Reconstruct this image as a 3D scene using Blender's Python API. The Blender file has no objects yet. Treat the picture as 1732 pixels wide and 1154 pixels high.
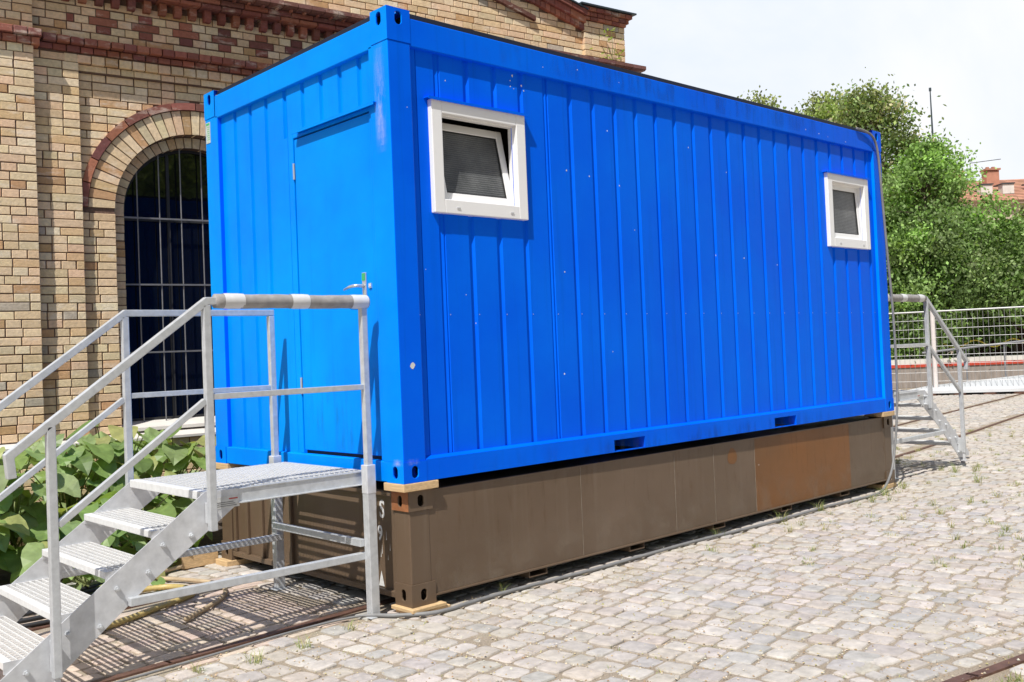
import bpy, math, random
from mathutils import Vector, Matrix
random.seed(7)
SC = bpy.context.scene
COL = SC.collection
PI = math.pi
rad = math.radians

# ------------------------------------------------------------------ materials
def newmat(name):
    m = bpy.data.materials.new(name); m.use_nodes = True
    nt = m.node_tree
    b = nt.nodes.get('Principled BSDF')
    return m, nt, b

def node(nt, typ, **kw):
    n = nt.nodes.new(typ)
    for k, v in kw.items():
        if k.startswith('i_'):
            n.inputs[k[2:].replace('_', ' ')].default_value = v
        else:
            setattr(n, k, v)
    return n

def noise(nt, scale, detail=4.0, rough=0.55, vec=None, dist=0.0):
    n = node(nt, 'ShaderNodeTexNoise')
    n.inputs['Scale'].default_value = scale
    n.inputs['Detail'].default_value = detail
    n.inputs['Roughness'].default_value = rough
    n.inputs['Distortion'].default_value = dist
    if vec is not None: nt.links.new(vec, n.inputs['Vector'])
    return n

def ramp(nt, fac, stops):
    r = node(nt, 'ShaderNodeValToRGB')
    e = r.color_ramp.elements
    while len(e) < len(stops): e.new(0.5)
    for i, (p, c) in enumerate(stops):
        e[i].position = p
        e[i].color = (c[0], c[1], c[2], 1) if hasattr(c, '__len__') else (c, c, c, 1)
    nt.links.new(fac, r.inputs['Fac'])
    return r

def mix(nt, a, b, fac, blend='MIX'):
    n = node(nt, 'ShaderNodeMix', data_type='RGBA', blend_type=blend)
    for s, v in ((6, a), (7, b), (0, fac)):
        if isinstance(v, (int, float)): n.inputs[s].default_value = v
        elif isinstance(v, (tuple, list)): n.inputs[s].default_value = (v[0], v[1], v[2], 1)
        else: nt.links.new(v, n.inputs[s])
    return n.outputs[2]

def bump(nt, b, height, strength=0.3, dist=0.01):
    n = node(nt, 'ShaderNodeBump')
    n.inputs['Strength'].default_value = strength
    n.inputs['Distance'].default_value = dist
    nt.links.new(height, n.inputs['Height'])
    nt.links.new(n.outputs['Normal'], b.inputs['Normal'])

def coord(nt, kind='Object', scale=None):
    t = node(nt, 'ShaderNodeTexCoord')
    o = t.outputs[kind]
    if scale:
        mp = node(nt, 'ShaderNodeMapping')
        mp.inputs['Scale'].default_value = scale
        nt.links.new(o, mp.inputs['Vector'])
        o = mp.outputs['Vector']
    return o

def simple(name, color, rough=0.6, metal=0.0, var=0.25, scale=8.0, bump_s=0.1, bscale=60.0, spec=0.5, stretch=None, attr=False, bdist=0.004):
    m, nt, b = newmat(name)
    v = coord(nt, 'Object', stretch)
    n = noise(nt, scale, 6, 0.6, v)
    if attr:
        a = node(nt, 'ShaderNodeAttribute', attribute_name='Col').outputs['Color']
    else:
        a = color
    k = ramp(nt, n.outputs['Fac'], [(0.25, 1 - var), (0.75, 1 + var * 0.6)])
    c = mix(nt, a, k.outputs['Color'], 1.0, 'MULTIPLY')
    nt.links.new(c, b.inputs['Base Color'])
    b.inputs['Roughness'].default_value = rough
    b.inputs['Metallic'].default_value = metal
    b.inputs['Specular IOR Level'].default_value = spec
    if bump_s:
        n2 = noise(nt, bscale, 5, 0.6, coord(nt, 'Object'))
        bump(nt, b, n2.outputs['Fac'], bump_s, bdist)
    return m

def mat_paint(name, base, faded_or_lit, rough=0.42, chip=(0.8, 0.82, 0.85), dirt=(0.2, 0.2, 0.2), chips=0.5, streak=0.25, spec=0.35):
    """weathered enamel paint: faint cloudy fading, vertical rain streaks, tiny chips"""
    m, nt, b = newmat(name)
    o = coord(nt, 'Object')
    n1 = noise(nt, 0.9, 5, 0.6, o)
    f1 = ramp(nt, n1.outputs['Fac'], [(0.38, 0.0), (0.72, 1.0)])
    c = mix(nt, base, faded_or_lit, f1.outputs['Color'])
    st = noise(nt, 1.0, 6, 0.65, coord(nt, 'Object', (14, 14, 0.5)))
    f2 = ramp(nt, st.outputs['Fac'], [(0.55, 0.0), (0.85, streak)])
    c = mix(nt, c, dirt, f2.outputs['Color'])
    vo = node(nt, 'ShaderNodeTexVoronoi'); vo.inputs['Scale'].default_value = 5.5
    nt.links.new(o, vo.inputs['Vector'])
    wob = noise(nt, 60, 3, 0.6, o)
    sub = node(nt, 'ShaderNodeMath', operation='MULTIPLY_ADD'); sub.inputs[1].default_value = 0.035
    nt.links.new(wob.outputs['Fac'], sub.inputs[0]); nt.links.new(vo.outputs['Distance'], sub.inputs[2])
    # only some of the cells carry a chip
    sel = node(nt, 'ShaderNodeSeparateColor'); nt.links.new(vo.outputs['Color'], sel.inputs['Color'])
    on = node(nt, 'ShaderNodeMath', operation='LESS_THAN'); on.inputs[1].default_value = 0.22 * chips
    nt.links.new(sel.outputs['Red'], on.inputs[0])
    lt = node(nt, 'ShaderNodeMath', operation='LESS_THAN'); lt.inputs[1].default_value = 0.05
    nt.links.new(sub.outputs[0], lt.inputs[0])
    both = node(nt, 'ShaderNodeMath', operation='MULTIPLY')
    nt.links.new(on.outputs[0], both.inputs[0]); nt.links.new(lt.outputs[0], both.inputs[1])
    c = mix(nt, c, chip, both.outputs[0])
    nt.links.new(c, b.inputs['Base Color'])
    rr = ramp(nt, n1.outputs['Fac'], [(0.3, rough - 0.08), (0.7, rough + 0.1)])
    nt.links.new(rr.outputs['Color'], b.inputs['Roughness'])
    b.inputs['Specular IOR Level'].default_value = spec
    n3 = noise(nt, 1.7, 2, 0.45, o)
    bump(nt, b, n3.outputs['Fac'], 0.30, 0.025)
    return m

def mat_leaf(name, trans=0.35, rough=0.5):
    m, nt, b = newmat(name)
    a = node(nt, 'ShaderNodeAttribute', attribute_name='Col').outputs['Color']
    nz = noise(nt, 14, 3, 0.5, coord(nt, 'Object'))
    k = ramp(nt, nz.outputs['Fac'], [(0.3, 0.8), (0.7, 1.15)])
    c = mix(nt, a, k.outputs['Color'], 1.0, 'MULTIPLY')
    nt.links.new(c, b.inputs['Base Color'])
    b.inputs['Roughness'].default_value = rough
    b.inputs['Specular IOR Level'].default_value = 0.35
    tr = node(nt, 'ShaderNodeBsdfTranslucent')
    c2 = mix(nt, c, (1.25, 1.35, 0.55), 1.0, 'MULTIPLY')
    nt.links.new(c2, tr.inputs['Color'])
    ms = node(nt, 'ShaderNodeMixShader'); ms.inputs[0].default_value = trans
    nt.links.new(b.outputs[0], ms.inputs[1]); nt.links.new(tr.outputs[0], ms.inputs[2])
    nt.links.new(ms.outputs[0], nt.nodes['Material Output'].inputs['Surface'])
    return m

M = {}
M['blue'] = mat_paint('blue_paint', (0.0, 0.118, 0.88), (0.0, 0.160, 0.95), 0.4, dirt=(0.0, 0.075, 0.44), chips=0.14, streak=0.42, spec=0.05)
M['blue_sunlit'] = mat_paint('sunlit_blue_paint', (0.0, 0.235, 0.92), (0.0, 0.34, 1.0), 0.4, dirt=(0.0, 0.15, 0.62), chips=0.14, streak=0.4, spec=0.05)  # lit copy of the blue: sunlight on the door end put into the colour
M['blue_dark'] = simple('roof_membrane', (0.006, 0.012, 0.03), 0.6, var=0.3)
M['brown'] = mat_paint('brown_paint', (0.125, 0.084, 0.053), (0.165, 0.115, 0.078), 0.36, chip=(0.5, 0.47, 0.43), dirt=(0.21, 0.17, 0.13), chips=0.9, streak=0.42)
M['brown_patch'] = mat_paint('brown_touch_up', (0.215, 0.085, 0.020), (0.17, 0.085, 0.035), 0.45, chip=(0.5, 0.45, 0.4), dirt=(0.12, 0.08, 0.05), chips=0.5, streak=0.3)
M['copper'] = simple('orange_primer', (0.33, 0.13, 0.05), 0.6, var=0.35, scale=14)
M['seam'] = simple('pale_scratch', (0.30, 0.25, 0.20), 0.6, var=0.5, scale=14)
M['dark'] = simple('dark_interior', (0.02, 0.02, 0.022), 0.8, var=0.2)
M['pvc'] = simple('white_pvc', (0.90, 0.90, 0.90), 0.35, var=0.04, scale=3, bump_s=0.02)
M['steel'] = simple('galvanised_steel', (0.60, 0.62, 0.64), 0.42, 0.3, var=0.2, scale=22, bump_s=0.06, bscale=40)
M['steel_dull'] = simple('dull_galvanised_steel', (0.66, 0.67, 0.69), 0.5, 0.25, var=0.2, scale=16, bump_s=0.06)
M['grate'] = simple('galvanised_grating', (0.80, 0.80, 0.79), 0.5, 0.15, var=0.12, scale=30, bump_s=0)
M['foam'] = simple('grey_foam', (0.34, 0.325, 0.315), 0.85, var=0.3, scale=20, bump_s=0.3, bscale=35)
M['tape'] = simple('pale_tape', (0.66, 0.66, 0.66), 0.45, var=0.1, scale=20)
M['wood'] = simple('pale_wood', (0.68, 0.47, 0.25), 0.65, var=0.35, scale=5, stretch=(6, 1.2, 30), bump_s=0.15)
M['chrome'] = simple('satin_metal', (0.75, 0.76, 0.77), 0.3, 0.7, var=0.05)
M['green'] = simple('green_plastic', (0.05, 0.45, 0.16), 0.4, var=0.1)
M['plate'] = simple('maker_plate', (0.62, 0.62, 0.60), 0.5, var=0.25, scale=40, bump_s=0)
M['paper'] = simple('printed_label', (0.55, 0.62, 0.58), 0.5, var=0.25, scale=40, bump_s=0)
M['white'] = simple('white_paint', (0.72, 0.72, 0.70), 0.6, var=0.2, scale=30)
M['redprint'] = simple('red_print', (0.45, 0.06, 0.05), 0.5, var=0.1)
M['black'] = simple('black_print', (0.03, 0.03, 0.03), 0.5, var=0.1)
def mat_brick():
    m, nt, b = newmat('brick'); o = coord(nt, 'Object')
    a = node(nt, 'ShaderNodeAttribute', attribute_name='Col').outputs['Color']
    n1 = noise(nt, 30, 6, 0.65, o); k1 = ramp(nt, n1.outputs['Fac'], [(0.28, 0.80), (0.72, 1.14)])
    c = mix(nt, a, k1.outputs['Color'], 1.0, 'MULTIPLY')
    n2 = noise(nt, 1.1, 6, 0.6, coord(nt, 'Object', (1.6, 1, 0.8))); k2 = ramp(nt, n2.outputs['Fac'], [(0.48, 0.0), (0.85, 0.16)])
    c = mix(nt, c, (0.30, 0.25, 0.185), k2.outputs['Color'])
    n3 = noise(nt, 7, 7, 0.75, o); k3 = ramp(nt, n3.outputs['Fac'], [(0.64, 0.0), (0.77, 0.35)])
    c = mix(nt, c, (0.13, 0.105, 0.08), k3.outputs['Color'])
    n4 = noise(nt, 4, 6, 0.7, coord(nt, 'Object', (1, 1, 2.5))); k4 = ramp(nt, n4.outputs['Fac'], [(0.55, 0.0), (0.75, 0.7)])
    c = mix(nt, c, (0.88, 0.79, 0.67), k4.outputs['Color'])
    nt.links.new(c, b.inputs['Base Color']); b.inputs['Roughness'].default_value = 0.88; b.inputs['Specular IOR Level'].default_value = 0.15
    n5 = noise(nt, 45, 6, 0.7, o); bump(nt, b, n5.outputs['Fac'], 0.75, 0.006)
    return m
M['brick'] = mat_brick()
M['mortar'] = simple('mortar', (0.19, 0.125, 0.095), 0.95, var=0.35, scale=40, bump_s=0.5, bscale=90, spec=0.1)
M['slate'] = simple('dark_sheet_coping', (0.05, 0.07, 0.08), 0.45, 0.2, var=0.3)
M['bar'] = simple('weathered_iron', (0.26, 0.26, 0.27), 0.55, 0.5, var=0.25, scale=15)
M['stone'] = simple('cobble_stone', None, 0.8, var=0.3, scale=16, bump_s=0.55, bscale=70, attr=True, spec=0.25, bdist=0.006)
M['grit'] = simple('grit', None, 0.9, var=0.2, scale=30, bump_s=0.2, attr=True, spec=0.2)
M['leaf'] = mat_leaf('big_leaf', 0.36, 0.42)
M['treeleaf'] = mat_leaf('tree_leaf', 0.38, 0.6)
M['bark'] = simple('bark', (0.13, 0.10, 0.07), 0.9, var=0.4, scale=10, bump_s=0.6, bscale=25)
M['stem'] = simple('plant_stem', (0.22, 0.25, 0.09), 0.6, var=0.3)
M['grass'] = mat_leaf('grass_blade', 0.3, 0.6)
M['rust'] = simple('rusty_rail', (0.17, 0.09, 0.065), 0.6, 0.3, var=0.4, scale=18, bump_s=0.3)
M['rubber'] = simple('grey_cable_sheath', (0.22, 0.22, 0.22), 0.55, var=0.25, scale=10)
M['blackrubber'] = simple('black_rubber', (0.03, 0.03, 0.032), 0.5, var=0.2, scale=10)
M['yhose'] = simple('yellow_plastic_hose', (0.52, 0.40, 0.15), 0.4, var=0.25, scale=12, bump_s=0)
M['tanhose'] = simple('tan_hose', (0.50, 0.38, 0.24), 0.6, var=0.25, scale=12)
M['wire'] = simple('galvanised_wire', (0.36, 0.36, 0.36), 0.45, 0.4, var=0.1)
M['postwhite'] = simple('pinkish_white_post', (0.74, 0.68, 0.65), 0.55, var=0.1)
M['concrete'] = simple('platform_concrete', (0.30, 0.26, 0.23), 0.9, var=0.35, scale=3, bump_s=0.4, stretch=(3, 3, 0.6))
M['pale'] = simple('pale_concrete', (0.68, 0.65, 0.6), 0.8, var=0.15, scale=3)
M['redband'] = simple('red_edge_paint', (0.52, 0.06, 0.03), 0.6, var=0.25, scale=4)
M['ramp'] = simple('pale_grey_deck', (0.66, 0.68, 0.70), 0.5, var=0.1, scale=2)
M['darkwall'] = simple('dark_brown_wall', (0.075, 0.035, 0.026), 0.9, var=0.4, scale=3, bump_s=0.4)
M['tile'] = simple('orange_roof_tile', None, 0.85, var=0.3, scale=1.2, bump_s=0.2, bscale=6, attr=True)
M['plaster'] = simple('pale_plaster', (0.55, 0.45, 0.36), 0.9, var=0.15, scale=1)
def mat_stain(name, col, scale, lo, hi, amax, stretch=None):
    m, nt, b = newmat(name)
    b.inputs['Base Color'].default_value = (*col, 1); b.inputs['Roughness'].default_value = 0.8; b.inputs['Specular IOR Level'].default_value = 0.1
    o = coord(nt, 'Object', stretch); n = noise(nt, scale, 7, 0.7, o); k = ramp(nt, n.outputs['Fac'], [(lo, 0.0), (hi, amax)])
    a = node(nt, 'ShaderNodeAttribute', attribute_name='Col').outputs['Color']
    f = mix(nt, k.outputs['Color'], a, 1.0, 'MULTIPLY')
    tr = node(nt, 'ShaderNodeBsdfTransparent'); ms = node(nt, 'ShaderNodeMixShader')
    nt.links.new(f, ms.inputs[0]); nt.links.new(tr.outputs[0], ms.inputs[1]); nt.links.new(b.outputs[0], ms.inputs[2])
    nt.links.new(ms.outputs[0], nt.nodes['Material Output'].inputs['Surface'])
    return m
M['chalk'] = mat_stain('chalky_scuff', (0.62, 0.68, 0.80), 9, 0.42, 0.72, 0.75, (1, 1, 0.35))
M['dust'] = mat_stain('pale_dust', (0.42, 0.35, 0.27), 5, 0.45, 0.80, 0.35)
M['rustrun'] = mat_stain('rust_runs', (0.20, 0.085, 0.03), 7, 0.55, 0.80, 0.42, (2.4, 2.4, 0.30))
M['grime'] = mat_stain('grey_grime', (0.03, 0.05, 0.09), 5, 0.48, 0.8, 0.45, (2.2, 2.2, 0.4))
M['soil'] = simple('planting_soil', (0.085, 0.065, 0.05), 0.95, var=0.5, scale=9, bump_s=0.9, bscale=18, bdist=0.03)
M['yellow'] = simple('yellow_rope', (0.60, 0.47, 0.06), 0.6, var=0.2)

def mat_ground():
    m, nt, b = newmat('sandy_joints')
    o = coord(nt, 'Object')
    a = noise(nt, 1.6, 6, 0.65, o); c1 = ramp(nt, a.outputs['Fac'], [(0.3, (0.33, 0.265, 0.19)), (0.55, (0.43, 0.36, 0.275)), (0.8, (0.33, 0.31, 0.20))])
    g = noise(nt, 120, 4, 0.7, o); k = ramp(nt, g.outputs['Fac'], [(0.3, 0.55), (0.7, 1.3)])
    c = mix(nt, c1.outputs['Color'], k.outputs['Color'], 1.0, 'MULTIPLY')
    nt.links.new(c, b.inputs['Base Color']); b.inputs['Roughness'].default_value = 0.95
    bump(nt, b, g.outputs['Fac'], 0.8, 0.01)
    return m
M['ground'] = mat_ground()

def mat_glass(name, col, rough, wavy):
    m, nt, b = newmat(name)
    o = coord(nt, 'Object')
    n = noise(nt, 2.2, 3, 0.5, o); c = ramp(nt, n.outputs['Fac'], [(0.3, [q * 0.7 for q in col]), (0.7, [q * 1.4 for q in col])])
    nt.links.new(c.outputs['Color'], b.inputs['Base Color'])
    b.inputs['Roughness'].default_value = rough
    b.inputs['Specular IOR Level'].default_value = 0.5
    n2 = noise(nt, wavy, 2, 0.5, o); bump(nt, b, n2.outputs['Fac'], 0.10, 0.02)
    return m
M['darkglass'] = mat_glass('dark_window_glass', (0.004, 0.005, 0.009), 0.03, 3.0)

def mat_frost():
    m, nt, b = newmat('ribbed_frosted_glass')
    o = coord(nt, 'Object')
    w = node(nt, 'ShaderNodeTexWave'); w.bands_direction = 'Z'; w.inputs['Scale'].default_value = 22; w.inputs['Distortion'].default_value = 2.5
    w.inputs['Detail'].default_value = 3; w.inputs['Detail Scale'].default_value = 4
    nt.links.new(o, w.inputs['Vector'])
    n = noise(nt, 4, 4, 0.6, o)
    c = ramp(nt, n.outputs['Fac'], [(0.3, (0.055, 0.058, 0.06)), (0.7, (0.15, 0.155, 0.155))])
    k = ramp(nt, w.outputs['Fac'], [(0.2, 0.75), (0.8, 1.2)])
    nt.links.new(mix(nt, c.outputs['Color'], k.outputs['Color'], 1.0, 'MULTIPLY'), b.inputs['Base Color'])
    b.inputs['Roughness'].default_value = 0.28
    bump(nt, b, w.outputs['Fac'], 0.35, 0.004)
    return m
M['frost'] = mat_frost()

# ------------------------------------------------------------------ mesh builder
ORG = {}
class MB:
    def __init__(s): s.v = []; s.f = []; s.c = []; s.cur = (1, 1, 1)
    def face(s, idx): s.f.append(idx); s.c.append(s.cur)
    def add(s, vs, fs):
        k = len(s.v); s.v.extend(vs)
        for f in fs: s.face([i + k for i in f])
    def hexa(s, P):       # 8 points: bottom 4 (ccw), top 4
        s.add(P, [(0, 3, 2, 1), (4, 5, 6, 7), (0, 1, 5, 4), (1, 2, 6, 5), (2, 3, 7, 6), (3, 0, 4, 7)])
    def box(s, x0, x1, y0, y1, z0, z1):
        s.hexa([(x0, y0, z0), (x1, y0, z0), (x1, y1, z0), (x0, y1, z0), (x0, y0, z1), (x1, y0, z1), (x1, y1, z1), (x0, y1, z1)])
    def beam(s, p, q, w, h, up=(0, 0, 1)):
        p = Vector(p); q = Vector(q); t = (q - p).normalized(); u = Vector(up)
        sd = t.cross(u)
        if sd.length < 1e-4: sd = t.cross(Vector((1, 0, 0)))
        sd.normalize(); u = sd.cross(t)
        a, b = sd * (w / 2), u * (h / 2)
        s.hexa([tuple(x) for x in (p - a - b, p + a - b, q + a - b, q - a - b, p - a + b, p + a + b, q + a + b, q - a + b)])
    def quad(s, a, b, c, d): s.add([tuple(a), tuple(b), tuple(c), tuple(d)], [(0, 1, 2, 3)])
    def prism(s, pts, d0, d1, fn):       # pts: 2-D outline, fn(a,b,d)->3-D
        n = len(pts)
        vs = [fn(a, b, d0) for a, b in pts] + [fn(a, b, d1) for a, b in pts]
        s.add(vs, [tuple(range(n))[::-1], tuple(range(n, 2 * n))] + [(i, (i + 1) % n, n + (i + 1) % n, n + i) for i in range(n)])
    def tube(s, path, r, n=8, cap=True):
        path = [Vector(p) for p in path]; m = len(path)
        rr = r if hasattr(r, '__len__') else [r] * m
        k = len(s.v); ref = None
        for i, p in enumerate(path):
            t = (path[min(i + 1, m - 1)] - path[max(i - 1, 0)]).normalized()
            if ref is None:
                ref = t.orthogonal().normalized()
            ref = (ref - t * ref.dot(t)).normalized()
            b = t.cross(ref)
            for j in range(n):
                a = 2 * PI * j / n
                s.v.append(tuple(p + (ref * math.cos(a) + b * math.sin(a)) * rr[i]))
        for i in range(m - 1):
            for j in range(n):
                j2 = (j + 1) % n
                s.face([k + i * n + j, k + i * n + j2, k + (i + 1) * n + j2, k + (i + 1) * n + j])
        if cap:
            s.face([k + j for j in range(n)][::-1]); s.face([k + (m - 1) * n + j for j in range(n)])
    def sq(s, path, w, axis=(0, 1, 0), h=None):      # square tube along a planar path, mitred
        path = [Vector(p) for p in path]; ax = Vector(axis); m = len(path); k = len(s.v); h = h or w
        for i, p in enumerate(path):
            t0 = (path[i] - path[i - 1]).normalized() if i else None
            t1 = (path[i + 1] - path[i]).normalized() if i < m - 1 else None
            t = ((t0 or t1) + (t1 or t0)).normalized()
            u = ax.cross(t).normalized()
            f = 1 / max(0.4, t.dot(t1 or t0))
            for a, b in ((-1, -1), (1, -1), (1, 1), (-1, 1)):
                s.v.append(tuple(p + ax * (a * w / 2) + u * (b * h / 2 * f)))
        for i in range(m - 1):
            for j in range(4):
                j2 = (j + 1) % 4
                s.face([k + i * 4 + j, k + i * 4 + j2, k + i * 4 + 4 + j2, k + i * 4 + 4 + j])
        s.face([k + 3, k + 2, k + 1, k]); e = k + (m - 1) * 4; s.face([e, e + 1, e + 2, e + 3])
    def build(s, name, mat, parent=None, smooth=False, bevel=0.0, recalc=False):
        off = Vector(ORG.get(parent.name, (0, 0, 0))) if parent else Vector((0, 0, 0))
        me = bpy.data.meshes.new(name)
        me.from_pydata([(a - off.x, b - off.y, c - off.z) for a, b, c in s.v], [], s.f)
        ca = me.color_attributes.new('Col', 'FLOAT_COLOR', 'CORNER')
        buf = []
        for f, c in zip(s.f, s.c): buf += [c[0], c[1], c[2], 1.0] * len(f)
        ca.data.foreach_set('color', buf)
        me.materials.append(mat)
        if recalc:
            import bmesh
            bm = bmesh.new(); bm.from_mesh(me); bmesh.ops.recalc_face_normals(bm, faces=bm.faces); bm.to_mesh(me); bm.free()
        if smooth: me.polygons.foreach_set('use_smooth', [True] * len(me.polygons))
        me.update()
        o = bpy.data.objects.new(name, me); COL.objects.link(o)
        if parent:
            o.parent = parent; ORG[o.name] = tuple(off)
        if bevel:
            md = o.modifiers.new('bevel', 'BEVEL'); md.width = bevel; md.segments = 2; md.limit_method = 'ANGLE'; md.angle_limit = rad(40)
        return o

def tag(o, label, cat, group=None, kind=None):
    if label: o['label'] = label
    if cat: o['category'] = cat
    if group: o['group'] = group
    if kind: o['kind'] = kind
    return o
def thing(name, label, cat, loc, rotz=0.0, group=None, local=False):
    o = bpy.data.objects.new(name, None); COL.objects.link(o)
    o.location = loc; o.rotation_euler = (0, 0, rotz); o.empty_display_size = 0.1
    ORG[o.name] = (0, 0, 0) if (rotz or local) else tuple(loc)
    return tag(o, label, cat, group)
def faded_or_lit(o, s=-1):  # end-facing faces take the blue with sunlight painted in
    o.data.materials.append(M['blue_sunlit'])
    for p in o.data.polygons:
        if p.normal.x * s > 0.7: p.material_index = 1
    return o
def struct(o): o['kind'] = 'structure'; return o
def jit(c, k): 
    f = 1 + random.uniform(-k, k); return tuple(max(0.0, x * f * (1 + random.uniform(-k, k) * 0.25)) for x in c)

def oval_plate(mb, o, u, v, w, h, cx, cy, rx, ry, thick, n=20):
    """rectangular plate with a vertical oval hole; o corner, u and v edge directions, thickness goes along u x v inward"""
    o, u, v = Vector(o), Vector(u), Vector(v); nrm = u.cross(v)
    def P(a, b, d): return tuple(o + u * a + v * b - nrm * d)
    outer, inner = [], []
    s = ry - rx
    for i in range(n):
        a = 2 * PI * (i + 0.5) / n
        ca, sa = math.cos(a), math.sin(a)
        inner.append((cx + rx * ca, cy + rx * sa + (s if sa > 0 else -s)))
        k = min((w - cx) / ca if ca > 1e-6 else 1e9, -cx / ca if ca < -1e-6 else 1e9, (h - cy) / sa if sa > 1e-6 else 1e9, -cy / sa if sa < -1e-6 else 1e9)
        outer.append((cx + ca * k, cy + sa * k))
    # make sure the rectangle corners are part of the outline
    for X, Y in ((0, 0), (w, 0), (w, h), (0, h)):
        j = min(range(n), key=lambda i: (outer[i][0] - X) ** 2 + (outer[i][1] - Y) ** 2); outer[j] = (X, Y)
    vs = [P(a, b, 0) for a, b in outer] + [P(a, b, 0) for a, b in inner] + [P(a, b, thick) for a, b in inner] + [P(a, b, thick) for a, b in outer]
    fs = []
    for i in range(n):
        j = (i + 1) % n
        fs += [(i, j, n + j, n + i), (n + i, n + j, 2 * n + j, 2 * n + i), (2 * n + i, 2 * n + j, 3 * n + j, 3 * n + i)]
    mb.add(vs, fs)

def casting(mb, x0, x1, y0, y1, z0, z1, zc, ry=0.04, rx=0.026, cx=None, cy=None, sides='nswe'):
    w, d, h = x1 - x0, y1 - y0, z1 - z0
    cx = w / 2 if cx is None else cx; cy = d / 2 if cy is None else cy
    t = 0.012
    if 's' in sides: oval_plate(mb, (x0, y0, z0), (1, 0, 0), (0, 0, 1), w, h, cx, zc - z0, rx, ry, t)          # faces -y
    if 'n' in sides: oval_plate(mb, (x1, y1, z0), (-1, 0, 0), (0, 0, 1), w, h, w - cx, zc - z0, rx, ry, t)
    if 'w' in sides: oval_plate(mb, (x0, y1, z0), (0, -1, 0), (0, 0, 1), d, h, d - cy, zc - z0, rx, ry, t)     # faces -x
    if 'e' in sides: oval_plate(mb, (x1, y0, z0), (0, 1, 0), (0, 0, 1), d, h, cy, zc - z0, rx, ry, t)
    oval_plate(mb, (x0, y0, z1), (1, 0, 0), (0, 1, 0), w, d, w / 2, d / 2, 0.03, 0.045, t)
    mb.quad((x0, y0, z0), (x0, y1, z0), (x1, y1, z0), (x1, y0, z0))

# ------------------------------------------------------------------ blue container
L, W = 6.058, 2.438
ZB, ZT = 0.78, 3.612
blue = thing('blue_container', 'bright blue office container with two small white windows, stacked on the low brown container', 'container', (L / 2, W / 2, ZB))
for cx0 in (0.0, L - 0.165):
    for cy0 in (0.0, W - 0.165):
        m = MB(); m.box(cx0, cx0 + 0.165, cy0 - (0.0 if cy0 == 0 else 0.04), cy0 + 0.165 + (0.04 if cy0 == 0 else 0), 0.9, 3.412); faded_or_lit(m.build('corner_post', M['blue'], blue, bevel=0.006))
        m = MB(); casting(m, cx0 - 0.003, cx0 + 0.168, cy0 - 0.003, cy0 + 0.168, ZB, 0.9045, 0.842, 0.036, 0.024); faded_or_lit(m.build('corner_casting', M['blue'], blue, bevel=0.003))
        m = MB(); casting(m, cx0 - 0.003, cx0 + 0.168, cy0 - 0.003, cy0 + 0.168, 3.412, ZT, 3.553, 0.040, 0.025, sides=('w' if cx0 == 0 else 'e') + ('s' if cy0 == 0 else 'n')); faded_or_lit(m.build('corner_casting', M['blue'], blue, bevel=0.003))
for side in (0, 1):
    y0, y1 = (0.0, 0.06) if side == 0 else (W - 0.06, W)
    m = MB(); m.box(0.165, L - 0.165, y0, y1, 3.395, 3.567); m.build('top_rail', M['blue'], blue, bevel=0.006)
    x0, x1 = (0.0, 0.06) if side == 0 else (L - 0.06, L)
    m = MB(); m.box(x0, x1, 0.168, W - 0.168, 3.393, 3.566); m.build('top_rail', M['blue' if side else 'blue_sunlit'], blue, bevel=0.006)
    m = MB(); m.box(x0, x1, 0.168, W - 0.168, 0.781, 0.906); m.build('bottom_rail', M['blue' if side else 'blue_sunlit'], blue, bevel=0.006)
    # long bottom rail with two fork pockets
    m = MB(); F = ((1.84, 2.18), (3.90, 4.24)); xs = 0.168
    for a, b in F:
        m.box(xs, a, y0, y1, 0.782, 0.908); m.box(a, b, y0, y1, 0.868, 0.908); m.box(a, b, y0, y1, 0.782, 0.788)
        xs = b
    m.box(xs, L - 0.168, y0, y1, 0.782, 0.908)
    yo, yi = (y0, y0 + 0.030) if side == 0 else (y1, y1 - 0.030)
    m.prism([(yo, 0.9082), (yi, 0.9082), (yi, 0.925)], 0.168, L - 0.168, lambda a, b, d: (d, a, b))
    m.build('bottom_rail', M['blue'], blue, recalc=True)
    for a, b in F:
        m = MB(); yi0, yi1 = (y1, 0.5) if side == 0 else (W - 0.5, y0)
        m.box(a - 0.01, a, yi0, yi1, 0.785, 0.872); m.box(b, b + 0.01, yi0, yi1, 0.785, 0.872); m.box(a, b, yi0, yi1, 0.868, 0.874); m.box(a, b, yi0 + 0.3 if side == 0 else yi0, yi1 if side == 0 else yi0 + 0.1, 0.786, 0.868)
        m.build('fork_pocket', M['blue'], blue)
# roof: sheet with dark membrane rim
m = MB(); m.box(0.17, L - 0.17, 0.022, W - 0.022, 3.56, 3.606); m.box(0.022, 0.169, 0.17, W - 0.17, 3.56, 3.606); m.box(L - 0.169, L - 0.022, 0.17, W - 0.17, 3.56, 3.606); m.build('roof', M['blue_dark'], blue, bevel=0.004)
m = MB(); m.box(0.06, L - 0.06, 0.06, W - 0.06, 0.86, 0.90); m.build('floor', M['dark'], blue)

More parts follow.
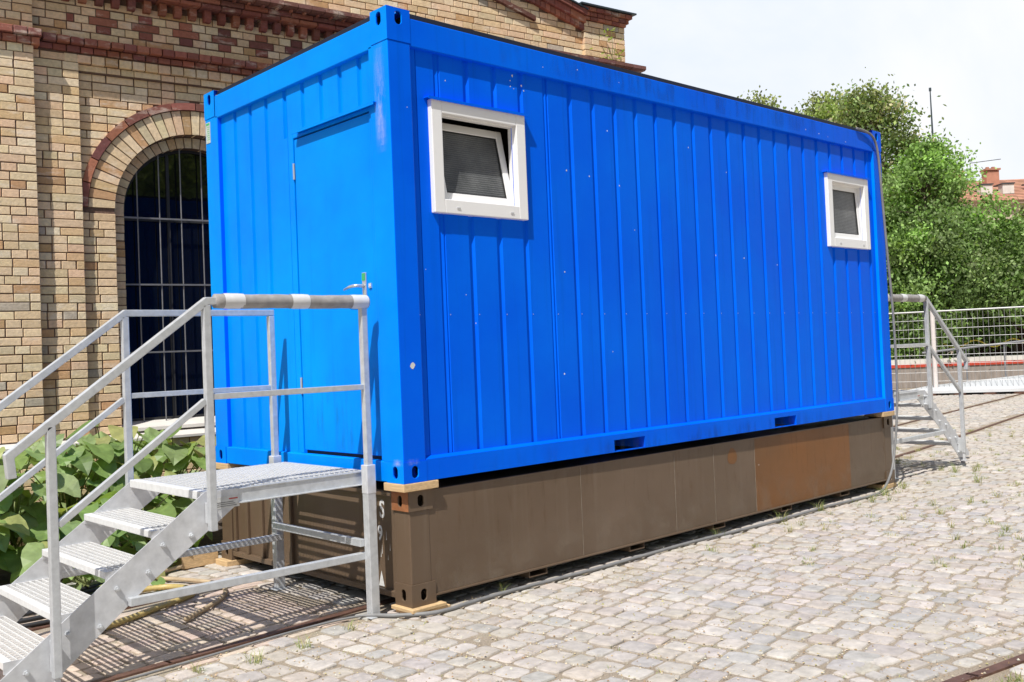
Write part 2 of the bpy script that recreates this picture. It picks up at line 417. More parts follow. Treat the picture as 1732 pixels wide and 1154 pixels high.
PAN, GRV = 0.031, 0.046
def profile(lo, hi, rights, seams, extra=()):
    """corrugation profile (pos, depth): shallow pans, narrow deeper grooves ending at 'rights'"""
    pts = [(lo, PAN)]
    ev = [('r', x) for x in rights] + [('s', x) for x in seams] + [('e', x) for x in extra]
    for k, x in sorted(ev, key=lambda e: e[1]):
        if k == 'r' and lo < x - 0.05 and x < hi - 0.004:
            pts += [(x - 0.050, PAN), (x - 0.044, GRV), (x - 0.014, GRV), (x, PAN)]
        elif k == 's':
            pts += [(x - 0.003, PAN), (x - 0.0025, PAN + 0.016), (x + 0.0015, PAN + 0.016), (x + 0.002, PAN)]
        elif k == 'e': pts.append((x, PAN))
    pts.append((hi, PAN))
    return sorted(pts, key=lambda p: p[0])
def panel(mb, prof, zs, fn, skip=lambda a, b, z0, z1: False):
    for (a, da), (b, db) in zip(prof, prof[1:]):
        if b - a < 1e-6: continue
        for z0, z1 in zip(zs, zs[1:]):
            if not skip(a, b, z0, z1): mb.quad(fn(a, da, z0), fn(b, db, z0), fn(b, db, z1), fn(a, da, z1))
ribs = [0.171 + 0.235 * k for k in range(25)]
seams = [0.222, 1.325, 2.517, 3.695, 4.873]
WIN = ((0.305, 1.085), (4.972, 5.742)); WZ0, WZ1 = 2.40, 3.10
ribs_f = [r for r in ribs if not any(min(abs(r - s0 - 0.03), abs(r - s1 + 0.03), abs(r - 0.03 - s0), abs(r - 0.05 - s1 + 0.03)) < 0.001 for s0, s1 in WIN)]
ext = [s for a, b in WIN for s in (a + 0.085, b - 0.095)]
m = MB(); pr = profile(0.16, L - 0.16, ribs_f, seams, ext)
panel(m, pr, [0.905, WZ0 + 0.06, WZ1 - 0.06, 3.40], lambda a, d, z: (a, d, z), lambda a, b, z0, z1: z0 > 2.4 and z1 < 3.1 and any(a >= s0 + 0.06 and b <= s1 - 0.06 for s0, s1 in WIN))
m.build('side_panel', M['blue'], blue)
m = MB(); panel(m, profile(0.16, L - 0.16, ribs, seams), [0.905, 3.40], lambda a, d, z: (L - a, W - d, z)); m.build('side_panel', M['blue'], blue)
# door end: profile runs from the wall side towards the near post
def endpanel(x_of, door_y):
    m = MB()
    rr = [W - y for y in (0.329, 0.552, 0.779, 1.011, 1.254, 1.512, 1.747, 1.982, 2.217)]
    panel(m, profile(0.2, W - 0.2, rr, [W - 1.2505]), [3.06, 3.40], lambda a, d, z: (x_of(d), W - a, z))
    panel(m, profile(0.2, W - 1.17, [r for r in rr if r < W - 1.3], [W - 1.2505]), [0.905, 3.06], lambda a, d, z: (x_of(d), W - a, z))
    return m
endpanel(lambda d: d, 0).build('end_panel', M['blue_sunlit'], blue)
endpanel(lambda d: L - d, 0).build('end_panel', M['blue'], blue)
# groove beside the near post, dark reveal behind the door edges
m = MB(); m.box(0.045, 0.06, 0.2, 1.2, 0.9, 3.06); m.build('door_frame', M['dark'], blue)
m = MB(); m.box(0.018, 0.05, 1.162, 1.2, 0.906, 3.058); m.box(0.012, 0.05, 0.206, 0.238, 0.906, 3.058); m.box(0.020, 0.05, 0.238, 1.162, 3.035, 3.058); m.build('door_frame', M['blue_sunlit'], blue, bevel=0.003)
m = MB(); m.box(0.022, 0.044, 0.247, 1.151, 0.930, 3.024); door = m.build('door', M['blue_sunlit'], blue, bevel=0.004)
m = MB(); m.box(-0.026, 0.03, 0.135, 1.10, 3.060, 3.066); m.box(-0.026, -0.022, 0.135, 1.10, 3.045, 3.060); m.build('drip_edge', M['blue_sunlit'], blue, bevel=0.001)
for z in (2.81, 1.36):
    m = MB(); m.tube([(0.018, 1.16, z - 0.055), (0.018, 1.16, z + 0.055)], 0.008, 8); m.build('hinge', M['chrome'], door, smooth=False)
m = MB(); m.box(0.010, 0.022, 0.338, 0.378, 1.855, 2.055); hd = m.build('handle', M['chrome'], door, bevel=0.004)
m = MB(); m.tube([(0.012, 0.358, 1.972), (-0.045, 0.358, 1.972), (-0.052, 0.375, 1.972), (-0.05, 0.42, 1.970), (-0.042, 0.50, 1.957)], [0.011, 0.010, 0.011, 0.010, 0.007], 8); m.build('lever', M['chrome'], hd, smooth=True)
m = MB(); m.box(0.006, 0.0095, 0.342, 0.374, 2.005, 2.05); m.build('indicator', M['green'], hd)
m = MB(); m.box(0.013, 0.022, 0.286, 0.312, 1.955, 1.985); m.build('latch', M['chrome'], door)
# windows
def window(x0, x1, tilt):
    z0, z1, yf = WZ0, WZ1, -0.006
    fw = 0.080; fb = 0.088
    m = MB()
    m.box(x0, x0 + fw, yf, 0.055, z0, z1); m.box(x1 - fw, x1, yf, 0.055, z0, z1)
    m.box(x0 + fw, x1 - fw, yf + 0.0005, 0.055, z0, z0 + fb); m.box(x0 + fw, x1 - fw, yf + 0.0005, 0.055, z1 - fw, z1)
    w = m.build('window', M['pvc'], blue, bevel=0.005)
    # inner stop of the frame
    m = MB(); a, b, c, d = x0 + fw, x1 - fw, z0 + fb, z1 - fw
    m.box(a, a + 0.004, 0.03, 0.07, c, d); m.box(b - 0.010, b, 0.03, 0.07, c, d); m.box(a + 0.004, b - 0.010, 0.03, 0.07, d - 0.008, d)
    m.build('frame', M['pvc'], w, bevel=0.003)
    # tilted sash hinged at its foot
    s, cth = math.sin(tilt), math.cos(tilt)
    sa, sb = a + 0.006, b - 0.006; h = d - c - 0.004; sw = 0.052
    def T(x, y, z): return (x, 0.034 + y * cth + z * s, c + 0.002 + z * cth - y * s)
    def tb(mb, xa, xb, ya, yb, za, zb):
        mb.hexa([T(xa, ya, za), T(xb, ya, za), T(xb, yb, za), T(xa, yb, za), T(xa, ya, zb), T(xb, ya, zb), T(xb, yb, zb), T(xa, yb, zb)])
    m = MB(); tb(m, sa, sa + sw, 0, 0.05, 0, h); tb(m, sb - sw, sb, 0, 0.05, 0, h); tb(m, sa + sw, sb - sw, 0.0005, 0.05, 0, sw); tb(m, sa + sw, sb - sw, 0.0005, 0.05, h - sw, h)
    so = m.build('sash', M['pvc'], w, bevel=0.004)
    m = MB(); tb(m, sa + sw - 0.005, sb - sw + 0.005, 0.014, 0.022, sw - 0.005, h - sw + 0.005); m.build('pane', M['frost'], so)
    m = MB()
    tb(m, sa + sw, sa + sw + 0.007, 0.006, 0.016, sw, h - sw); tb(m, sb - sw - 0.007, sb - sw, 0.006, 0.016, sw, h - sw); tb(m, sa + sw + 0.007, sb - sw - 0.007, 0.006, 0.016, sw, sw + 0.007); tb(m, sa + sw + 0.007, sb - sw - 0.007, 0.006, 0.016, h - sw - 0.007, h - sw)
    m.build('gasket', M['blackrubber'], so)
    for xx in (x0 + 0.17, x1 - 0.16):
        m = MB(); m.box(xx, xx + 0.026, yf - 0.004, yf + 0.01, z0 + 0.034, z0 + 0.042); m.build('drain_cap', M['steel_dull'], w)
    m = MB(); m.box(x0 - 0.03, x1 + 0.025, -0.022, 0.03, z1 + 0.003, z1 + 0.010); m.box(x0 - 0.03, x1 + 0.025, -0.022, -0.018, z1 - 0.008, z1 + 0.003); m.build('drip_edge', M['blue'], w)
    m = MB(); A, B, C, D = x0 - 0.05, x1 + 0.05, z0 - 0.1, z1 + 0.1
    m.quad((A, 0.55, C), (A, 0.55, D), (B, 0.55, D), (B, 0.55, C)); m.quad((A, 0.056, C), (A, 0.55, C), (B, 0.55, C), (B, 0.056, C)); m.quad((A, 0.056, D), (B, 0.056, D), (B, 0.55, D), (A, 0.55, D))
    m.quad((A, 0.056, C), (A, 0.056, D), (A, 0.55, D), (A, 0.55, C)); m.quad((B, 0.056, C), (B, 0.55, C), (B, 0.55, D), (B, 0.056, D))
    m.build('recess', M['dark'], w)
window(*WIN[0], rad(12)); window(*WIN[1], rad(3.5))
# sticker on the far end post, bare-metal chips
m = MB(); m.box(-0.0035, 0.0, 2.352, 2.422, 3.225, 3.385); st = m.build('sticker', M['paper'], blue)
m = MB()
for i in range(7): m.box(-0.0045, -0.0035, 2.362, 2.362 + random.uniform(0.03, 0.052), 3.25 + i * 0.016, 3.254 + i * 0.016)
m.box(-0.0045, -0.0035, 2.36, 2.414, 3.362, 3.378)
m.build('print', M['green'], st)
def chip(x, z, r, y=-0.0008):
    n = 9; r *= 0.62 if r < 0.02 else 1; m.add([(x + r * random.uniform(0.6, 1.1) * math.cos(2 * PI * i / n), y, z + r * random.uniform(0.6, 1.2) * math.sin(2 * PI * i / n)) for i in range(n)], [tuple(range(n))])
m = MB(); chip(0.094, 1.474, 0.021); chip(0.125, 3.02, 0.006); chip(1.62, 3.50, 0.008); chip(1.28, 3.46, 0.006); chip(2.06, 3.48, 0.006); chip(4.63, 3.46, 0.01); chip(4.86, 3.45, 0.012); chip(5.02, 3.44, 0.007); chip(5.35, 3.43, 0.01)
for x, z, r in ((1.02, 3.365, 0.014), (1.0, 3.33, 0.007), (1.1, 3.31, 0.012), (1.0, 3.29, 0.008), (1.03, 3.28, 0.006), (1.12, 3.28, 0.009), (1.44, 2.067, 0.01), (1.5, 2.78, 0.011), (1.73, 2.76, 0.01), (2.05, 2.72, 0.011), (2.2, 2.4, 0.008), (3.2, 2.25, 0.012), (3.6, 2.24, 0.012), (4.1, 2.2, 0.01), (0.62, 1.72, 0.008), (1.9, 1.5, 0.007), (0.55, 1.9, 0.006), (2.9, 3.1, 0.01), (3.4, 2.95, 0.009), (0.45, 3.24, 0.008), (0.24, 2.05, 0.005)):
    chip(x, z, r, PAN - 0.0008)
m.build('paint_speck', M['white'], blue)
m = MB()
for r_ in ribs:
    for zz in (1.775,):
        x = r_ + 0.012; n = 6; m.add([(x + 0.0035 * math.cos(2 * PI * i / n), PAN - 0.0025, zz + 0.0035 * math.sin(2 * PI * i / n)) for i in range(n)], [tuple(range(n))])
m.build('rivet', M['chrome'], blue)

def fade_patch(mb, fn, u0, u1, v0, v1, nu=6, nv=6, fade=(1, 1, 1, 1)):
    """thin stain layer whose strength fades to the edges (left, right, bottom, top flags)"""
    def w(a, b):
        r = 1.0
        if fade[0]: r *= min(1, a * 3)
        if fade[1]: r *= min(1, (1 - a) * 3)
        if fade[2]: r *= min(1, b * 3)
        if fade[3]: r *= min(1, (1 - b) * 1.6)
        return r
    for i in range(nu):
        for j in range(nv):
            a0, a1, b0, b1 = i / nu, (i + 1) / nu, j / nv, (j + 1) / nv
            k = w((a0 + a1) / 2, (b0 + b1) / 2); mb.cur = (k, k, k)
            P = lambda a, b: fn(u0 + (u1 - u0) * a, v0 + (v1 - v0) * b)
            mb.quad(P(a0, b0), P(a1, b0), P(a1, b1), P(a0, b1))
for (y0_, y1_, z0_, z1_) in ((0.03, 0.15, 2.75, 3.42), (0.0, 0.165, 0.878, 0.925)):
    m = MB(); fade_patch(m, lambda a, b: (-0.0042, a, b), y1_, y0_, z0_, z1_, 10, 16); m.build('scuff_stain', M['chalk'], blue)
m = MB(); fade_patch(m, lambda a, b: (a, -0.0042, b), 0.02, 0.16, 0.88, 0.925, 10, 8); m.build('scuff_stain', M['chalk'], blue)
m = MB(); fade_patch(m, lambda a, b: (a, -0.0010, b), 0.2, 5.85, 0.784, 0.9, 120, 6, (1, 1, 0, 1)); m.build('grime_stain', M['grime'], blue)
m = MB(); fade_patch(m, lambda a, b: (a, -0.0010, b), 0.2, 5.85, 3.40, 3.56, 120, 6, (1, 1, 1, 0)); m.build('grime_stain', M['grime'], blue)
m = MB(); fade_patch(m, lambda a, b: (0.0205, a, b), 1.14, 0.255, 0.94, 1.5, 16, 16, (0, 0, 0, 1)); m.build('grime_stain', M['grime'], blue)
# ------------------------------------------------------------------ brown container (local coordinates)
BO, BR = (0.0443, 0.0238, 0.0), rad(0.279)
brown = thing('brown_container', 'low brown tank container under the blue one, long side patched with copper brown paint', 'container', BO, BR)
z0, z1 = 0.046, 0.730
for cx0 in (0.0, L - 0.165):
    for cy0 in (0.0, W - 0.165):
        m = MB(); m.box(cx0 + 0.004, cx0 + 0.15, cy0 + 0.004, cy0 + 0.161, 0.17, 0.61); m.build('corner_post', M['brown'], brown, bevel=0.006)
        m = MB(); casting(m, cx0 - 0.005, cx0 + 0.173, cy0 - 0.005, cy0 + 0.165, z0, 0.176, 0.11, 0.034, 0.022); m.build('corner_casting', M['brown'], brown, bevel=0.003)
        m = MB(); casting(m, cx0 - 0.005, cx0 + 0.173, cy0 - 0.005, cy0 + 0.165, 0.608, z1, 0.667, 0.034, 0.022); m.build('corner_casting', M['brown'], brown, bevel=0.003)
m = MB()
oval_plate(m, (-0.0065, 0.166, 0.609), (0, -1, 0), (0, 0, 1), 0.168, 0.119, 0.084, 0.058, 0.0225, 0.0345, 0.001); m.build('rust_patch', M['copper'], brown)
m = MB(); m.box(0.15, L - 0.15, 0.006, 0.012, 0.098, 0.712); m.build('side_panel', M['brown'], brown)
m = MB(); m.box(0.15, L - 0.15, W - 0.012, W - 0.006, 0.098, 0.712); m.build('side_panel', M['brown'], brown)
for y0, y1 in ((-0.004, 0.05), (W - 0.05, W + 0.004)):
    m = MB(); m.box(0.174, L - 0.174, y0 + 0.006, y1, 0.7125, 0.722); m.build('top_rail', M['brown'], brown, bevel=0.003)
    m = MB(); m.box(0.174, L - 0.174, y0, y1, 0.084, 0.0975); m.build('bottom_rail', M['brown'], brown, bevel=0.003)
m = MB(); m.box(3.60, 5.19, 0.003, 0.0055, 0.099, 0.7118); m.build('repainted_patch', M['brown_patch'], brown)
m = MB()
for i in range(11): 
    a = 2 * PI * i / 11; m.v.append((3.27 + 0.07 * math.cos(a) * random.uniform(0.7, 1.1), 0.0045, 0.59 + 0.075 * math.sin(a) * random.uniform(0.7, 1.1)))
m.face(list(range(11))); m.build('rust_patch', M['brown_patch'], brown)
for x, w_ in ((1.47, 0.002), (2.51, 0.003), (3.015, 0.0025), (3.595, 0.003)):
    m = MB(); m.box(x, x + w_, 0.0035, 0.0055, 0.1, 0.71); m.build('weld_line', M['seam'], brown)
m = MB(); m.box(0.01, L - 0.01, 0.03, W - 0.03, 0.70, 0.717); m.build('deck', M['brown'], brown)
m = MB(); m.box(0.16, L - 0.16, 0.1, W - 0.1, 0.10, 0.12); m.build('floor', M['dark'], brown)
for x in (0.95, 1.955, 2.97, 3.97, 4.985):
    m = MB(); m.box(x, x + 0.165, 0.004, W - 0.004, 0.042, 0.0485); m.box(x, x + 0.006, 0.005, W - 0.005, 0.0485, 0.0835); m.box(x + 0.159, x + 0.165, 0.005, W - 0.005, 0.0485, 0.0835); m.build('cross_member', M['brown'], brown, bevel=0.001)
for xx, sg in ((0.0, 1), (L, -1)):
    m = MB()
    def bx(a, b, y0, y1, q0, q1): m.box(min(xx + sg * a, xx + sg * b), max(xx + sg * a, xx + sg * b), y0, y1, q0, q1)
    bx(0.032, 0.04, 0.15, 2.29, 0.10, 0.70)
    for y in (0.17, 1.42, 1.60, 1.83, 2.05, 2.24): bx(0.010, 0.032, y - 0.02, y + 0.02, 0.115, 0.69)
    bx(0.004, 0.04, 0.165, 2.27, 0.685, 0.713); bx(0.004, 0.04, 0.165, 2.27, 0.078, 0.114)
    m.build('end_panel', M['brown'], brown, bevel=0.004)
m = MB(); fade_patch(m, lambda a, b: (a, 0.0022, b), 0.18, 5.88, 0.10, 0.42, 120, 10, (0, 0, 0, 1)); m.build('dust_stain', M['dust'], brown)
m = MB(); fade_patch(m, lambda a, b: (a, 0.0018, b), 0.18, 5.88, 0.30, 0.712, 120, 10, (0, 0, 1, 0)); m.build('rust_stain', M['rustrun'], brown)
def text_mesh(txt, size):
    cu = bpy.data.curves.new('t', 'FONT'); cu.body = txt; cu.size = size; cu.resolution_u = 3; cu.offset = 0.0035
    o = bpy.data.objects.new('t', cu); COL.objects.link(o)
    dg = bpy.context.evaluated_depsgraph_get(); dg.update()
    me = o.evaluated_get(dg).to_mesh()
    vs = [tuple(v.co) for v in me.vertices]; fs = [tuple(p.vertices) for p in me.polygons]
    o.evaluated_get(dg).to_mesh_clear(); bpy.data.objects.remove(o); bpy.data.curves.remove(cu)
    return vs, fs
m = MB()
for txt, y, z, s in (('U', 0.46, 0.565, 0.145), ('S', 0.352, 0.545, 0.15), ('9', 0.378, 0.405, 0.125)):
    vs, fs = text_mesh(txt, s)
    m.add([(0.0312, y - v[0] * 0.82, z + v[1]) for v in vs], [f for f in fs])
m.add([(0.0312, 0.385, 0.02 + 0.1), (0.0312, 0.325, 0.12), (0.0312, 0.353, 0.215)], [(0, 1, 2)])
for i in range(5):
    y = random.uniform(0.25, 0.36); z = random.uniform(0.15, 0.42); m.add([(0.0313, y, z), (0.0313, y - 0.006, z), (0.0313, y - 0.004, z + random.uniform(0.03, 0.07))], [(0, 1, 2)])
m.build('lettering', M['white'], brown)

# ------------------------------------------------------------------ wooden blocks
def block(label, boxes, group=None):
    x, y, z = boxes[0][0], boxes[0][2], boxes[0][4]
    o = thing('wooden_block', label, 'wood block', (x, y, z), 0, group)
    for b in boxes:
        m = MB(); m.box(*b); m.build('plank', M['wood'], o, bevel=0.004)
block('pale wooden block between the two containers at the corner beside the grey door post', [(-0.012, 0.245, -0.012, 0.195, 0.7315, 0.7785)])
block('pale wooden block between the containers at the corner nearest the arched window', [(-0.008, 0.24, 2.24, 2.452, 0.7315, 0.7785)])
block('pale wooden block between the containers at the far end of the long side', [(5.82, 6.06, -0.008, 0.2, 0.7315, 0.7785)])
block('wooden block between the containers at the hidden corner beside the brick wall', [(5.82, 6.06, 2.24, 2.45, 0.7315, 0.7785)])
block('two flat wooden boards under the corner of the brown container next to the cobbles', [(0.012, 0.265, -0.02, 0.20, 0.022, 0.0445), (0.03, 0.30, -0.012, 0.18, 0.002, 0.0215)])
block('wooden beam and board under the brown container corner beside the big leaves', [(-0.02, 0.22, 2.28, 2.47, 0.002, 0.0445), (-0.27, 0.02, 2.50, 2.66, 0.0, 0.095)])
block('wooden board under the brown container by the far steps', [(5.87, 6.12, 0.04, 0.24, 0.002, 0.0445)])
block('wooden board under the hidden corner of the brown container', [(5.87, 6.12, 2.28, 2.48, 0.002, 0.0445)])

# ------------------------------------------------------------------ steel stairs (local frame: x outward, y across, z up)
def grate(mb, x0, x1, y0, y1, zt, hgt=0.026, pitch=0.034, cross=0.042):
    n = max(2, round((x1 - x0) / pitch))
    for i in range(n + 1):
        x = x0 + (x1 - x0) * i / n; mb.box(x - 0.0022, x + 0.0022, y0, y1, zt - hgt, zt)
    n = max(2, round((y1 - y0) / cross))
    for i in range(n + 1):
        y = y0 + (y1 - y0) * i / n; mb.box(x0, x1, y - 0.0013, y + 0.0013, zt - 0.006, zt - 0.0008)
RISE, RUN = 0.1645, 0.2325
def stairs(label, loc, rotz, pad_y):
    t = thing('steel_stairs', label, 'stairs', loc, rotz, local=True)
    yA, yB = 0.07, 1.045                     # inner faces of the stringers
    zp = 0.855
    m = MB(); grate(m, 0.095, 1.085, yA + 0.012, yB - 0.012, zp); m.build('platform', M['grate'], t)
    for y in (yA, yB):
        s = 1 if y == yA else -1
        o = y - s * 0.005
        m = MB()
        m.box(0.075, 0.90, min(y, o), max(y, o), 0.772, 0.852)
        m.box(0.075, 0.90, min(y - s * 0.035, o), max(y - s * 0.035, o), 0.772, 0.778); m.box(0.075, 0.90, min(y - s * 0.012, o), max(y - s * 0.012, o), 0.846, 0.852)
        m.build('platform_rail', M['steel'], t, bevel=0.001)
        pts = [(0.90, 0.772), (1.0, 0.70), (1.40, 0.425), (1.76, 0.136), (1.823, 0.085), (1.88, 0.03), (2.15, 0.03), (2.15, 0.075), (1.55, 0.523), (1.09, 0.852), (0.90, 0.852)]
        m = MB(); m.prism(pts, y - s * 0.006, y, lambda a, b, d: (a, d, b)); sp = m.build('stringer', M['steel_dull'], t, recalc=True)
        for bx_, bz in ((1.321, 0.614), (1.171, 0.640), (1.558, 0.438), (1.643, 0.27), (1.792, 0.27), (1.40, 0.49), (1.98, 0.13), (1.85, 0.10), (1.86, 0.19), (1.06, 0.79), (1.06, 0.70)):
            m = MB(); m.tube([(bx_, y - s * 0.007, bz), (bx_, y - s * 0.02, bz), (bx_, y - s * 0.021, bz), (bx_, y - s * 0.034, bz)], [0.014, 0.013, 0.007, 0.007], 6); m.build('bolt', M['steel'], sp)
    m = MB(); m.box(0.07, 0.09, yA, yB, 0.79, 0.853); m.build('end_rail', M['steel'], t)
    m = MB(); m.box(1.087, 1.108, yA + 0.004, yB - 0.004, 0.812, 0.857); m.box(1.06, 1.0872, yA + 0.0045, yB - 0.0045, 0.8505, 0.8568); m.build('nosing', M['grate'], t, bevel=0.004)
    for k in range(1, 5):
        z = zp - RISE * k; xn = 1.108 + 0.035 + RUN * k
        m = MB(); grate(m, xn - 0.262, xn - 0.03, yA + 0.01, yB - 0.01, z); tr = m.build('tread', M['grate'], t)
        m = MB(); m.box(xn - 0.022, xn, yA + 0.008, yB - 0.008, z - 0.036, z + 0.001); m.box(xn - 0.04, xn - 0.0218, yA + 0.0085, yB - 0.0085, z - 0.006, z + 0.0012); m.build('nosing', M['grate'], tr, bevel=0.004)
        for y, s in ((yA, 1), (yB, -1)):
            m = MB(); ya, yb = sorted((y + s * 0.001, y + s * 0.008))
            m.prism([(xn - 0.262, z + 0.0), (xn - 0.262, z - 0.05), (xn - 0.12, z - 0.095), (xn - 0.001, z - 0.055), (xn - 0.001, z)], ya, yb, lambda a, b, d: (a, d, b))
            m.build('bracket', M['steel_dull'], tr, recalc=True)
    w = 0.04
    for y in (0.0, 1.118):
        s = 1 if y < 0.5 else -1
        yb = y + s * 0.0
        near = abs(y - pad_y) < 0.1
        zt = 1.862
        # handrail running down, with its turned-down end
        m = MB(); m.sq([(0.085, yb, zt), (1.078, yb, zt), (2.046, yb, zt - 0.718), (2.036, yb, zt - 0.82)], w); m.build('handrail', M['steel'], t, bevel=0.004)
        m = MB(); m.sq([(0.105, yb, 1.357), (1.058, yb, 1.357)], w * 0.8); m.sq([(1.10, yb, 1.338), (1.842, yb, 0.800)], w * 0.8); m.build('mid_rail', M['steel'], t, bevel=0.003)
        m = MB(); m.box(0.085, 0.125, yb - 0.02, yb + 0.02, 0.74, zt - 0.022); m.build('post', M['steel'], t, bevel=0.004)
        m = MB(); m.box(0.075, 0.137, yb - 0.031, yb + 0.031, 0.725, 0.895); m.build('post_sleeve', M['steel_dull'], t, bevel=0.004)
        m = MB(); m.box(1.060, 1.100, yb - 0.02, yb + 0.02, 0.655, zt - 0.022); m.box(1.067, 1.093, min(yb, y + s * 0.063), max(yb, y + s * 0.063), 0.69, 0.80); m.build('post', M['steel'], t, bevel=0.004)
        zE = zt - 0.718 * (1.864 - 1.078) / 0.968
        m = MB(); m.box(1.844, 1.884, yb - 0.02, yb + 0.02, 0.092, zE - 0.012); m.box(1.851, 1.877, min(yb, y + s * 0.063), max(yb, y + s * 0.063), 0.11, 0.26); m.build('post', M['steel'], t, bevel=0.004)
        m = MB(); m.box(1.853, 1.8755, yb - 0.012, yb + 0.012, 0.0, 0.0918); m.box(1.835, 1.893, yb - 0.03, yb + 0.03, 0.0, 0.008); m.build('foot', M['steel_dull'], t)
        # leg to the ground
        m = MB(); m.box(0.077, 0.135, yb - 0.029, yb + 0.029, 0.008, 0.735); m.box(0.05, 0.16, yb - 0.055, yb + 0.055, 0.0, 0.0078); m.build('leg', M['steel'], t, bevel=0.004)
        m = MB(); m.sq([(0.11, y + s * 0.05, 0.355), (1.505, y + s * 0.05, 0.362)], 0.042); m.build('brace', M['steel'], t, bevel=0.004)
    m = MB(); m.sq([(0.145, 0.03, 0.435), (0.145, 1.088, 0.435)], 0.03, axis=(1, 0, 0), h=0.045); m.build('brace', M['steel'], t, bevel=0.003)
    # padding taped around the upper handrail of the outer side
    m = MB(); n = 26
    path = [(0.075 + 0.97 * i / n * 0.985, pad_y, 1.862 + 0.0015 * math.sin(i * 0.5)) for i in range(n + 1)]
    m.tube(path, [0.0395 + 0.0006 * math.sin(i * 2.1) for i in range(n + 1)], 14); pd = m.build('padding', M['foam'], t, smooth=True)
    for a, b in ((0.08, 0.19), (0.475, 0.585), (0.87, 0.985)):
        m = MB(); m.tube([(a + (b - a) * i / 4, pad_y, 1.863) for i in range(5)], [0.0412, 0.0428, 0.0424, 0.043, 0.0412], 14, cap=False); m.build('tape', M['tape'], pd, smooth=True)
    # maker's plate
    y = yB if pad_y > 0.5 else yA; s = 1 if pad_y > 0.5 else -1
    q = y + s * 0.0065
    m = MB(); ya, yb2 = sorted((q, q + s * 0.0015)); m.box(0.895, 1.045, ya, yb2, 0.755, 0.815); lb = m.build('sticker', M['plate'], t)
    ya, yb2 = sorted((q + s * 0.0015, q + s * 0.0022))
    m = MB(); m.box(0.905, 0.955, ya, yb2, 0.798, 0.805); m.build('print', M['redprint'], lb)
    m = MB()
    for i in range(3): m.box(0.91 + 0.01 * i, 1.03, ya, yb2, 0.764 + i * 0.010, 0.7665 + i * 0.010)
    m.build('print', M['black'], lb)
    return t
stairs('galvanised steel stairs with foam-padded handrail leading to the blue door beside the leafy plants', (0.0, 1.327, 0.0), PI, 1.118)
stairs('galvanised steel stairs at the container end facing the mesh fence and trees', (6.058, 0.11, 0.07), 0.0, 0.0)

# ------------------------------------------------------------------ cables and hoses
def smooth_path(pts, k=6):
    P = [Vector(p) for p in pts]; out = []
    for i in range(len(P) - 1):
        p0, p1, p2, p3 = P[max(i - 1, 0)], P[i], P[i + 1], P[min(i + 2, len(P) - 1)]
        for j in range(k):
            t = j / k
            out.append(0.5 * ((2 * p1) + (-p0 + p2) * t + (2 * p0 - 5 * p1 + 4 * p2 - p3) * t * t + (-p0 + 3 * p1 - 3 * p2 + p3) * t ** 3))
    out.append(P[-1]); return out
def hose(name, label, cat, pts, r, mat, group=None, ribs=0.0, k=6):
    m = MB(); p = smooth_path(pts, k)
    rr = [r * (0.55 if (name == 'cable' and q.x < -0.15) else 1.0) for q in p]
    m.tube(p, rr, 8); return tag(m.build(name, mat, smooth=True), label, cat, group)
hose('cable', 'grey cable hanging down the far corner post and lying along the brown container', 'cable',
     [(5.55, -0.016, 3.585), (5.72, -0.022, 3.575), (5.86, -0.03, 3.52), (5.93, -0.034, 3.35), (5.98, -0.03, 2.9), (6.03, -0.03, 2.35), (6.085, -0.03, 1.8), (6.10, -0.03, 1.1), (6.06, -0.03, 0.75), (5.98, -0.035, 0.45), (5.85, -0.05, 0.2), (5.62, -0.075, 0.05), (5.35, -0.085, 0.018),
      (4.6, -0.05, 0.018), (3.6, -0.075, 0.018), (2.6, -0.04, 0.018), (1.6, -0.065, 0.018), (0.9, -0.05, 0.018), (0.45, -0.06, 0.018), (0.22, -0.085, 0.018), (0.08, -0.05, 0.018), (-0.06, 0.08, 0.016), (-0.2, 0.24, 0.014), (-0.6, 0.27, 0.012), (-1.2, 0.21, 0.012), (-2.2, 0.12, 0.012)], 0.0125, M['rubber'], k=7)
yp = smooth_path([(-2.1, 1.05, 0.022), (-1.55, 1.12, 0.022), (-1.21, 1.26, 0.022), (-0.9, 1.42, 0.022), (-0.62, 1.57, 0.022), (-0.56, 1.70, 0.03), (-0.62, 1.95, 0.022), (-0.95, 2.05, 0.022)], 22)
m = MB(); m.tube(yp, [0.0175 + 0.003 * (1 if i % 2 else 0) for i in range(len(yp))], 8); tag(m.build('ribbed_hose', M['yhose'], smooth=True), 'yellow ribbed plastic hose lying on the paving under the steel stairs', 'hose')
hose('hose', 'tan hose curving from the wooden beam towards the stairs', 'hose', [(-0.28, 2.48, 0.03), (-0.48, 2.42, 0.03), (-0.55, 2.3, 0.022), (-0.42, 2.0, 0.022), (-0.35, 1.7, 0.022), (-0.5, 1.35, 0.022), (-0.9, 1.0, 0.022)], 0.015, M['tanhose'])
for i in range(6):
    a = random.uniform(0, 1)
    hose('black_cable', 'black cable lying in a loose bundle on the ground below the treads', 'cable',
         [(-2.4, 1.95 + 0.1 * i + random.uniform(-.05, .05), 0.016), (-1.9, 1.75 + 0.09 * i, 0.016 + 0.006 * i), (-1.4, 1.68 + 0.10 * i + random.uniform(-.04, .04), 0.02 + 0.008 * i), (-1.0, 1.85 + 0.09 * i, 0.016 + 0.005 * i), (-0.72, 2.15 + 0.06 * i, 0.016)], 0.014 + 0.004 * random.random(), M['blackrubber'], 'black cables bundled under the stairs')

